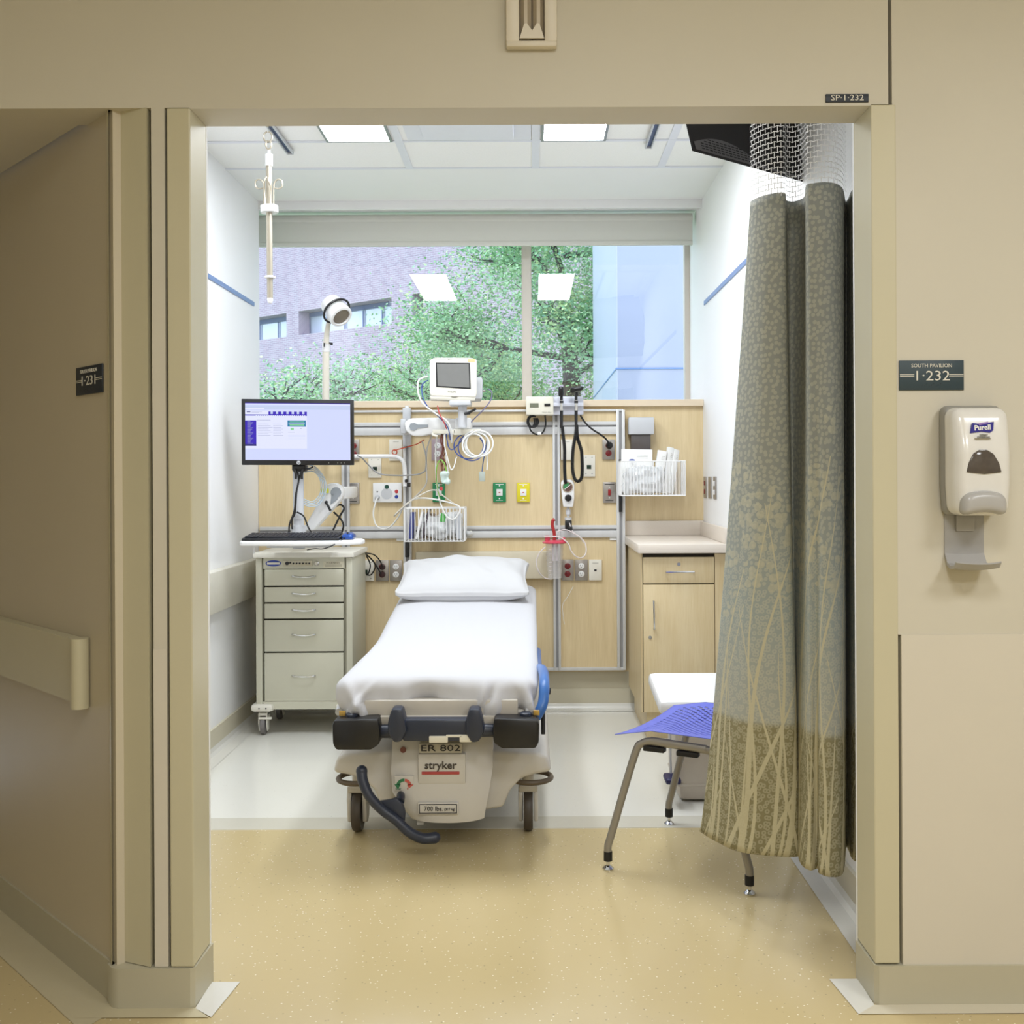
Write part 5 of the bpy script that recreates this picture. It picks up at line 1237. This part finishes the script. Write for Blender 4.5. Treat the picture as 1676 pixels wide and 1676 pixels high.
# seat shell: perforated grid
def seatpt(a, b):   # a 0 front .. 1 back, b 0 near .. 1 far
    base = F1-dd*.0+dd*.0
    wv = 1-.0*a
    p = F1+dd*(.025+.43*a)+ll*(b*.49)
    z = .452
    z += .012*math.cos((b-.5)*2*math.pi)*-1*0
    e = 2*b-1
    z += -.030*max(0, .28-a)**1.0/.28*.9         # front edge rolls down
    z += .014*e*e*(1-a) - .012*(1-e*e)*math.sin(math.pi*min(1, a*1.1))
    z += .02*a*a*0
    if b < .0: z -= 0
    p += ll*((b-.5)*-.03*(a))
    return Vector((p.x, p.y, z))
NX = 41
def holey(fn, na, nb, a0, a1, th=.006, lo=.10, hi=.90, lo2=.10, hi2=.92):
    mb = MB(); vs = []; fs = []; idx = {}
    g = {}
    for i in range(na+1):
        for j in range(nb+1):
            g[i, j] = len(vs); vs.append(fn(a0+(a1-a0)*i/na, j/nb))
    for i in range(na):
        for j in range(nb):
            q = [g[i, j], g[i+1, j], g[i+1, j+1], g[i, j+1]]
            ca, cb2 = (i+.5)/na, (j+.5)/nb
            if (i+j) % 2 == 0 and lo < ca < hi and lo2 < cb2 < hi2:
                c = sum((vs[k] for k in q), Vector())/4; m_i = []
                for k in q: m_i.append(len(vs)); vs.append(c+(vs[k]-c)*.84)
                for e in range(4): fs.append((q[e], q[(e+1) % 4], m_i[(e+1) % 4], m_i[e]))
            else: fs.append(q)
    mb.add(vs, fs); return mb
st_ = holey(seatpt, 32, 36, 0, 1).build('seat', M['blue'], ch)
md = st_.modifiers.new('thick', 'SOLIDIFY'); md.thickness = .0025; md.offset = -1
def backpt(a, b):
    p = F1+dd*(.40+.05*a)+ll*(b*.44+.02); return Vector((p.x, p.y, .47+.36*a))+dd*(-.04*(1-(2*b-1)**2)*a)*-1
bk3 = holey(backpt, 24, 30, 0, 1, lo=.2, hi=.9).build('backrest', M['blue'], ch)
md = bk3.modifiers.new('thick', 'SOLIDIFY'); md.thickness = .005; md.offset = 1

# ------------------------------------------------------------------ privacy curtain
ZT, ZH = 2.065, .20
def topY(v): return (ZT-H)*F/(PV-v)
def botY(v): return (H-ZH)*F/(v-PV)
TP = [(1228, 321), (1240, 320), (1262, 319), (1284, 317.5), (1287, 322), (1300, 324), (1316, 320), (1319, 306), (1332, 302), (1350, 300.5), (1368, 303), (1380, 309), (1384, 318), (1388, 312), (1397, 304), (1425, 301)]
BT = [(1145, 1370), (1170, 1382), (1215, 1397), (1300, 1405), (1311, 1400), (1306, 1408), (1312, 1422), (1326, 1427), (1338, 1424), (1341, 1432), (1360, 1438), (1380, 1434), (1385, 1402), (1389, 1408), (1398, 1418), (1430, 1424)]
def xy(u, Y): return Vector(((u-PU)*Y/F, Y))
def roll(u, v, Y): p = W(u, v, Y); return Vector((p.x, p.y, 0))
DY = [.07, .035, .0, .0, .05, .05, .03, 0, 0, 0, 0, .02, .09, .10, .05, .03]
def rollo(u, v, Y, d): return roll(u, v, Y+d)
tp = spline([rollo(u, v, topY(v), d) for (u, v), d in zip(TP, DY)], 10); bt_ = spline([rollo(u, v, botY(v), d*.6) for (u, v), d in zip(BT, DY)], 10)
n = len(tp); arcl = [0]
for i in range(1, n): arcl.append(arcl[-1]+(bt_[i]-bt_[i-1]).length)
arct = [0]
for i in range(1, n): arct.append(arct[-1]+(tp[i]-tp[i-1]).length)
def curt_pt(i, t):       # t 0 at hem, 1 at fabric top
    a = bt_[i]; b = tp[i]
    s_ = t**.8
    p = a.lerp(b, s_)
    sw = .010*math.sin(arcl[i]*14+t*3)*math.sin(math.pi*t)
    return Vector((p.x, p.y+sw, ZH+(ZT-ZH)*t))
rows = 90; mb = MB(); vs = []; uv = []
for j in range(rows+1):
    for i in range(n): vs.append(curt_pt(i, j/rows)); uv.append((arcl[i]+(arct[i]-arcl[i])*(j/rows)**.8, ZH+(ZT-ZH)*j/rows))
mb.add(vs, [(j*n+i, j*n+i+1, (j+1)*n+i+1, (j+1)*n+i) for j in range(rows) for i in range(n-1)]); mb.uv = uv
def curtain_mat():
    m = mat('curtain weave', (140,140,120), .8, var=0, bump=.2, bscale=700)
    N, L = m.node_tree.nodes, m.node_tree.links; p = N['Principled BSDF']
    def math_(op, a, b=None):
        q = N.new('ShaderNodeMath'); q.operation = op
        for i, x in enumerate((a, b)):
            if x is None: continue
            if isinstance(x, (int, float)): q.inputs[i].default_value = x
            else: L.new(x, q.inputs[i])
        return q.outputs[0]
    uvn = N.new('ShaderNodeTexCoord'); sp = N.new('ShaderNodeSeparateXYZ'); L.new(uvn.outputs['UV'], sp.inputs[0])
    U, V = sp.outputs[0], sp.outputs[1]
    # ground colour bands by height
    rp = N.new('ShaderNodeValToRGB'); L.new(math_('DIVIDE', V, 2.1), rp.inputs[0])
    el = rp.color_ramp.elements
    stops = [(0, (130,123,90)), (.268, (138,131,98)), (.275, (166,168,160)), (.42, (154,162,158)), (.62, (146,149,142)), (1, (140,142,134))]
    el[0].position, el[0].color = 0, lin(stops[0][1])+(1,); el[1].position, el[1].color = 1, lin(stops[-1][1])+(1,)
    for po, c in stops[1:-1]: e = el.new(po); e.color = lin(c)+(1,)
    # dots
    def vor(scale):
        vo = N.new('ShaderNodeTexVoronoi'); vo.voronoi_dimensions = '2D'; vo.inputs['Scale'].default_value = scale; vo.inputs['Randomness'].default_value = .75
        L.new(uvn.outputs['UV'], vo.inputs[0]); return vo
    v1 = vor(66); v2 = vor(34)
    d1 = math_('LESS_THAN', v1.outputs['Distance'], .37)
    ring = math_('MULTIPLY', math_('LESS_THAN', v1.outputs['Distance'], .44), math_('GREATER_THAN', v1.outputs['Distance'], .16))
    nz0 = N.new('ShaderNodeTexNoise'); nz0.inputs['Scale'].default_value = 9; L.new(uvn.outputs['UV'], nz0.inputs[0])
    lowm = math_('LESS_THAN', math_('ADD', V, math_('MULTIPLY', nz0.outputs[0], .9)), 1.45)
    dots = math_('ADD', math_('MULTIPLY', d1, math_('SUBTRACT', 1, lowm)), math_('MULTIPLY', ring, lowm))
    # big dots patchy in the middle heights
    band = math_('MULTIPLY', math_('GREATER_THAN', math_('ADD', V, math_('MULTIPLY', nz0.outputs[0], .9)), 1.45), math_('LESS_THAN', V, 1.5))
    nz = N.new('ShaderNodeTexNoise'); nz.inputs['Scale'].default_value = 5; L.new(uvn.outputs['UV'], nz.inputs[0])
    big = math_('MULTIPLY', math_('MULTIPLY', math_('LESS_THAN', v2.outputs['Distance'], .40), band), math_('GREATER_THAN', math_('ADD', nz.outputs[0], math_('MULTIPLY', math_('SUBTRACT', 1.2, V), .6)), .50))
    mx = N.new('ShaderNodeMix'); mx.data_type = 'RGBA'; mx.blend_type = 'MIX'
    L.new(rp.outputs[0], mx.inputs[6])
    lt = N.new('ShaderNodeMix'); lt.data_type = 'RGBA'; lt.inputs[0].default_value = .42; L.new(rp.outputs[0], lt.inputs[6]); lt.inputs[7].default_value = lin((206,200,176))+(1,)
    L.new(lt.outputs[2], mx.inputs[7]); L.new(math_('MULTIPLY', dots, .75), mx.inputs[0])
    mb_ = N.new('ShaderNodeMix'); mb_.data_type = 'RGBA'; L.new(mx.outputs[2], mb_.inputs[6]); mb_.inputs[7].default_value = lin((190,186,162))+(1,); L.new(math_('MULTIPLY', big, .6), mb_.inputs[0])
    # reeds
    tot = None
    for (sl, cv, fq, per, wd, seed, top) in ((.16, .02, 3, .19, .036, 1, 1.05), (-.20, .03, 2.2, .23, .030, 2, .95), (.05, .02, 4, .17, .034, 3, 1.15), (-.09, .025, 3.5, .26, .040, 4, 1.25), (.30, .03, 2, .31, .022, 5, .75), (-.36, .03, 2, .37, .02, 6, .7)):
        x = math_('ADD', U, math_('MULTIPLY', V, sl)); x = math_('ADD', x, math_('MULTIPLY', math_('SINE', math_('ADD', math_('MULTIPLY', V, fq*1.5), seed)), cv*1.3))
        x = math_('DIVIDE', math_('ADD', x, seed*.37), per*.5); fr = math_('FRACT', x); idn = math_('FLOOR', x)
        wn = N.new('ShaderNodeTexWhiteNoise'); wn.noise_dimensions = '1D'; L.new(math_('ADD', idn, seed*11.3), wn.inputs['W'])
        hgt_ = math_('ADD', math_('MULTIPLY', wn.outputs[0], .75), top-.6)
        wid = math_('MULTIPLY', math_('SUBTRACT', 1.2, math_('DIVIDE', V, hgt_)), wd*1.7)
        on = math_('MULTIPLY', math_('LESS_THAN', math_('ABSOLUTE', math_('SUBTRACT', fr, .5)), wid), math_('LESS_THAN', V, hgt_))
        tot = on if tot is None else math_('MAXIMUM', tot, on)
    m2 = N.new('ShaderNodeMix'); m2.data_type = 'RGBA'; L.new(mb_.outputs[2], m2.inputs[6]); m2.inputs[7].default_value = lin((200,192,160))+(1,); L.new(math_('MULTIPLY', tot, .85), m2.inputs[0])
    L.new(m2.outputs[2], p.inputs['Base Color']); return m
cu = thing('privacy_curtain', 'grey-green dotted privacy curtain with white netting top, gathered at the right', 'curtain', (.78, 2.95, ZH))
cu_o = mb.build('fabric', curtain_mat(), cu, ang=180)
md = cu_o.modifiers.new('thick', 'SOLIDIFY'); md.thickness = .0015
# netting
NT = 2.70; mb = MB(); vs = []; uv = []; rows = 24
for j in range(rows+1):
    t = j/rows
    for i in range(n):
        p = tp[i]; vs.append(Vector((p.x+(.012 if 0 else 0), p.y, ZT-.01+(NT-ZT)*t))); uv.append((arct[i], ZT+(NT-ZT)*t))
mb.add(vs, [(j*n+i, j*n+i+1, (j+1)*n+i+1, (j+1)*n+i) for j in range(rows) for i in range(n-1)]); mb.uv = uv
nm = mat('white netting', (238,236,234), .7, var=0)
N, L = nm.node_tree.nodes, nm.node_tree.links
tcx = N.new('ShaderNodeTexCoord'); mpx = N.new('ShaderNodeMapping'); brk = N.new('ShaderNodeTexBrick')

def nmath(op, a, b):
    q = N.new('ShaderNodeMath'); q.operation = op
    for i, x in enumerate((a, b)):
        if x is None: continue
        if isinstance(x, (int, float)): q.inputs[i].default_value = x
        else: L.new(x, q.inputs[i])
    return q.outputs[0]
N.remove(mpx); sx_ = N.new('ShaderNodeSeparateXYZ'); L.new(tcx.outputs['UV'], sx_.inputs[0]); cx__ = N.new('ShaderNodeCombineXYZ')
bwid, bhei = .019, .0145
tri = nmath('SUBTRACT', nmath('DIVIDE', nmath('PINGPONG', sx_.outputs[0], bwid/2), bwid/4), 1)
cs = nmath('COSINE', nmath('MULTIPLY', sx_.outputs[1], math.pi/bhei), None)
L.new(sx_.outputs[0], cx__.inputs[0]); L.new(nmath('ADD', sx_.outputs[1], nmath('MULTIPLY', nmath('MULTIPLY', tri, cs), .0022)), cx__.inputs[1])
L.new(cx__.outputs[0], brk.inputs[0]); brk.inputs['Scale'].default_value = 1; brk.inputs['Brick Width'].default_value = .019; brk.inputs['Row Height'].default_value = .0145; brk.inputs['Mortar Size'].default_value = .0011; brk.inputs['Mortar Smooth'].default_value = 0
L.new(brk.outputs['Fac'], N['Principled BSDF'].inputs['Alpha'])
nt_ = mb.build('netting', nm, cu, ang=180)
tk = thing('curtain_track', 'white curtain track on the ceiling above the privacy curtain', 'curtain track', (.8, 3.0, CZ-.02))
MB().box(.86, .89, 2.70, 4.6, CZ-.022, CZ-.002, .002).box(.55, .875, 2.98, 3.01, CZ-.022, CZ-.002, .002).build('track', M['white'], tk)
hk = MB()
for i in range(0, n, 12): hk.tube([(tp[i].x, tp[i].y, NT-.01), (tp[i].x, tp[i].y, NT+.06)], .0015, 5, smooth=False)
hk.build('hook', M['chrome'], cu)
MB().box(.58, .95, 2.72, 3.05, CZ-.024, CZ-.022).build('carrier_plate', M['white'], tk)

# ------------------------------------------------------------------ television
tv = thing('television', 'black television hung from the ceiling at the right, behind the netting', 'television', (.72, 3.4, 2.25))
A = W(1133, 247, 3.30); B = W(1322, 300, 3.62); B.z = A.z if False else B.z
dirt = (B-A).normalized(); up = Vector((-.11, -.06, .42)); bkd = Vector((-dirt.y, dirt.x, 0)).normalized()*.34
bkd = Vector((.07, .34, 0))
def hexa(P, th=0):
    mb = MB(); mb.add(P, [(0, 1, 2, 3), (7, 6, 5, 4), (0, 4, 5, 1), (1, 5, 6, 2), (2, 6, 7, 3), (3, 7, 4, 0)]); return mb
P_ = [A, B, B+up, A+up]; P_ += [p+bkd*.5+Vector((0, 0, .09)) for p in P_]
tm = hexa(P_)
tm.build('housing', mat('television black', (30,28,30), .3), tv, False, 30)
# vent band: slots following the lower edge
nrm = dirt.cross(up).normalized()
if nrm.y > 0: nrm = -nrm
def fpnt(a, h, o=.002): return A+dirt*((B-A).length*a)+up*h+nrm*o
gr = MB(); N_ = 24; vs = []
for k in range(N_+1):
    a = .03+.94*k/N_; hh_ = .045+.10*min(1, max(0, math.sin(math.pi*min(1, a*1.6+.05))))
    vs += [fpnt(a, .02), fpnt(a, hh_)]
gr.add(vs, [(2*k, 2*k+2, 2*k+3, 2*k+1) for k in range(N_)])
gg = gr.build('vent_panel', mat('vent charcoal', (104,102,104), .45), tv, False)
sl = MB()
for r_ in range(5):
    for k in range(26):
        a = .08+.85*k/26; h_ = .035+.019*r_
        if h_ > .035+.10*math.sin(math.pi*min(1, a*1.6+.05)): continue
        sl.add([fpnt(a, h_, .004), fpnt(a+.024, h_, .004), fpnt(a+.024, h_+.008, .004), fpnt(a, h_+.008, .004)], [(0, 1, 2, 3)])
sl.build('vent_slots', M['blackrub'], gg, False)
cbt = (A+B)/2+up+bkd*.25
MB().cyl(cbt-Vector((0, 0, .02)), (cbt.x, cbt.y, CZ), .02).build('ceiling_mount', M['black'], tv)

# ------------------------------------------------------------------ corridor fittings
def wf_(u, v): return W(u, v, FY)
# room signs
def sign(t, X_, w, h, lines, m, big=True):
    mb = MB(); mb.xf = X_; mb.box(-w/2, w/2, -.004, 0, 0, h, .0008); mb.build('panel', m, t)
    lt = MB(); lt.xf = X_
    for txt, s_, x, z, sx_ in lines: lt.text(txt, s_, T((x, -.0046, z)) @ FACE, ext=.0004, fit=sx_)
    if big:
        for s_ in (-1, 1):
            for dz in (.0, .004): lt.box(s_*w/2*.98, s_*w*.27, -.0046, -.004, h*.455+dz, h*.455+dz+.0018)
    lt.build('lettering', M['signw'], t, False)
    if big:
        br_ = MB(); br_.xf = X_
        for k in range(9): br_.ball((-.022+k*.0055, -.004, h*.13+(k % 3)*.003), .0011, n=6)
        br_.build('braille', M['signd'], t)
a, b = wf_(1471, 639), wf_(1576.5, 590); w, h = b.x-a.x, b.z-a.z
t = thing('room_sign', 'dark slate sign reading South Pavilion 1.232 on the right corridor wall', 'sign', (a.x+w/2, FY, a.z))
def sp_lines(num, h, k=1): return [('SOUTH PAVILION', .0130, 0, h*.82, .097*k), (num, .0335, 0, h*.47, .080*k)]
sign(t, T((a.x+w/2, FY, a.z)), w, h, sp_lines('1·232', h), M['sign'])
t_ = .03; hh_ = W(150, 648, 2.6)
# sign on the diagonal wall
def on_diag(u, v):     # intersect pixel ray with the diagonal wall plane
    k = W(u, v, 1); d = k-Vector((0, 0, H))
    # plane: x + y = A0.x + A0.y
    s_ = (A0.x+A0.y)/(d.x+d.y); return Vector((d.x*s_, d.y*s_, H+d.z*s_))
a, b = on_diag(127, 625), on_diag(170, 621); ht = on_diag(148, 599).z-on_diag(148, 645).z; zl = on_diag(148, 645).z
c = (a+b)/2; w2_ = (b-a).length
t = thing('room_sign', 'dark navy sign reading South Pavilion 1.231 on the angled left wall', 'sign', (c.x, c.y, zl))
rot = math.atan2((b-a).y, (b-a).x)
X_ = T((c.x, c.y, zl)) @ Matrix.Rotation(rot, 4, 'Z') @ T((0, -.0005, 0))
sign(t, X_, w2_, ht, sp_lines('1·231', ht, w2_/.155), M['signd'])
a, b = wf_(1351, 168), wf_(1421, 154.5); w, h = b.x-a.x, b.z-a.z
t = thing('room_sign', 'small dark strip sign reading SP.1.232 above the opening', 'sign', (a.x+w/2, FY, a.z))
sign(t, T((a.x+w/2, FY, a.z)), w, h, [('SP·1·232', .0195, 0, h*.5, .078)], M['signd'], False)
# corridor rail on the diagonal wall
dg0 = on_diag(150, 1045); tA = (A0.x-dg0.x)/s2
z1, z0 = on_diag(20, 1013).z, on_diag(20, 1103).z
hr = thing('handrail', 'beige handrail with rounded end cap on the angled left wall', 'handrail', diag(1, 0, 0)+Vector((0, 0, z0)))
diagbox(MB(), tA+.035, 2.2, .001, .03, z0, z1).build('rail', M['trim'], hr, False)
mb = MB(); pc = diag(tA+.02, .022, 0); mb.cyl((pc.x, pc.y, z0-.012), (pc.x, pc.y, z1+.004), .022, n=24); mb.build('end_cap', M['trim'], hr)
# wall light at the top
wl = thing('wall_light', 'tall off-white wall light fixture with twin louvres above the opening', 'wall light', (wf_(870, 60).x, FY, 2.28))
x0, x1, zb = wf_(828.5, 83).x, wf_(911.5, 83).x, wf_(870, 83).z
off = mat('fixture off white', (222,214,198), .4)
xa, xb, xm = wf_(850, 60).x, wf_(891, 60).x, wf_(871, 60).x
MB().box(x0, xa, FY-.025, FY, zb+.012, 2.70, .004).box(xb, x1, FY-.025, FY, zb+.012, 2.70, .004).box(x0, x1, FY-.025, FY, zb, zb+.016, .006).box(x0, x1, FY-.025, FY, 2.68, 2.70, .004).build('frame', off, wl)
MB().box(xa, xb, FY-.004, FY-.001, zb+.01, 2.69).build('recess', mat('fixture recess', (120,106,84), .5), wl, False)
for s_ in (-1, 1):
    cx_ = xm+s_*(xb-xa)*.25
    MB().prism([(cx_-.013, FY-.006), (cx_-.004, FY-.018), (cx_+.004, FY-.018), (cx_+.013, FY-.006)], zb+.02, 2.68, 'z').build('louvre', mat('louvre taupe', (188,176,156), .3, metal=.2), wl, False)
z_ = wf_(870, 69).z
MB().prism([(xa+.001, z_), (xa+.012, wf_(0, 50).z), (xa+.018, wf_(0, 49).z), (xm, wf_(0, 61).z), (xb-.018, wf_(0, 49).z), (xb-.012, wf_(0, 50).z), (xb-.001, z_)], FY-.024, FY-.016, 'y').build('louvre_end', off, wl, False)
# hand sanitizer dispenser
sd = thing('sanitizer_dispenser', 'white hand sanitizer dispenser with grey drip tray on the right corridor wall', 'sanitizer dispenser', (1.045, FY, .95))
bx_ = 1.045; zt_, zb_2 = wf_(1600, 662).z, wf_(1600, 845).z; zt_ -= .004; zb_2 += .004
zc = (zt_+zb_2)/2; hh2 = (zt_-zb_2)/2
MB().rbox((bx_, FY-.02, zc), (.070, .02, hh2), .016, (14, 4, 20), fn=lambda p, n: Vector((bx_+(p.x-bx_)*(1-.13*max(0, (zc-p.z)/hh2-.45)), p.y, p.z))).build('back_plate', mat('dispenser grey', (150,148,142), .35), sd)
def cov(p, n):
    t = (p.z-zc)/hh2; f = (FY-.03-p.y)/.075
    x = bx_+(p.x-bx_)*(1-.13*max(0, -t-.45))*(1-.10*max(0, f))
    return Vector((x, p.y+.022*max(0, f)*max(0, t-.1)**1.2-.006*f*(1-t*t), p.z-.006*max(0, f)*max(0, t)))
cvm = MB().rbox((bx_, FY-.062, zc-.002), (.070, .038, hh2-.003), .024, (18, 10, 26), fn=cov).build('cover', mat('dispenser white', (226,224,220), .18, coat=.3), sd)
yf2 = FY-.1035
def dq(u, v, y=yf2): return W(u, v, y)
MB().prism([(dq(u, v).x, dq(u, v).z) for u, v in ((1589, 709), (1592, 696), (1594, 692), (1606, 694), (1628, 690), (1627, 704), (1622, 708), (1608, 706))], yf2+.004, yf2+.014, 'y').build('logo', mat('logo violet blue', (46,42,140), .35), sd, False)
MB().text('Purell', .0165, T(dq(1608, 700, yf2+.0032)) @ R('Y', -3) @ FACE, ext=.0006, bold=.0004).build('logo_text', M['paper'], sd, False)
MB().prism([(dq(u, v).x, dq(u, v).z) for u, v in ((1602, 693), (1618, 690), (1620, 692), (1604, 696))], yf2+.0036, yf2+.006, 'y').build('logo_swoosh', mat('logo mauve', (150,120,190), .4), sd, False)
MB().text('HAND', .0062, T(dq(1610, 712, yf2-.001)) @ FACE, ext=.002).text('SANITIZER', .0062, T(dq(1610, 716, yf2-.002)) @ FACE, ext=.002).box(dq(1596, 725).x, dq(1622, 725).x, yf2-.003, yf2+.004, dq(0, 725.6).z, dq(0, 725).z).build('lettering', M['grey'], sd, False)
yw = yf2-.0055
MB().prism([(dq(u, v, yw).x, dq(u, v, yw).z) for u, v in ((1583, 773), (1586, 758), (1594, 742), (1604, 736), (1616, 736), (1627, 743), (1636, 758), (1640, 773), (1612, 776))], yw, yw+.01, 'y', b=.002).build('sight_window', mat('smoked window', (84,76,70), .1, var=.3, scale=90), sd)
MB().rbox((dq(1610, 825, yf2).x, yf2+.012, dq(1610, 825).z), (.052, .022, .025), .018, (14, 8, 8), fn=lambda p, n: Vector((p.x, p.y-.006, p.z-.010*((p.x-dq(1610, 825, yf2).x)/.05)**2+.006))).build('push_bar', mat('push bar grey', (176,174,172), .25), sd)
tz0, tz1 = wf_(0, 935).z, zb_2+.01
pr = [(FY-.004, tz1), (FY-.004, tz0+.03), (FY-.02, tz0+.008), (FY-.05, tz0+.002), (FY-.085, tz0+.006), (FY-.10, tz0+.016), (FY-.103, tz0+.013), (FY-.087, tz0), (FY-.05, tz0-.005), (FY-.016, tz0+.001), (FY-.001, tz0+.025), (FY-.001, tz1)]
def trayprism():
    mb = MB(); n_ = len(pr); NX_ = 10; vs = []; fs = []
    for k in range(NX_+1):
        u = -1+2*k/NX_
        for (y, z) in pr:
            f = max(0, (FY-.02-y)/.08)
            vs.append(Vector((bx_-.008+u*(.047+.012*min(1, f)*(1-.5*f)), FY+(y-FY)*(1-.16*u*u*f), z+.003*u*u)))
    for k in range(NX_):
        for i in range(n_): fs.append((k*n_+i, (k+1)*n_+i, (k+1)*n_+(i+1) % n_, k*n_+(i+1) % n_))
    fs += [tuple(range(n_))[::-1], tuple(range(NX_*n_, (NX_+1)*n_))]
    return mb.add(vs, fs)
trayprism().box(bx_-.03, bx_+.015, FY-.012, FY-.003, tz1-.05, tz1, .004).build('drip_tray', mat('tray grey', (168,166,164), .3), sd)
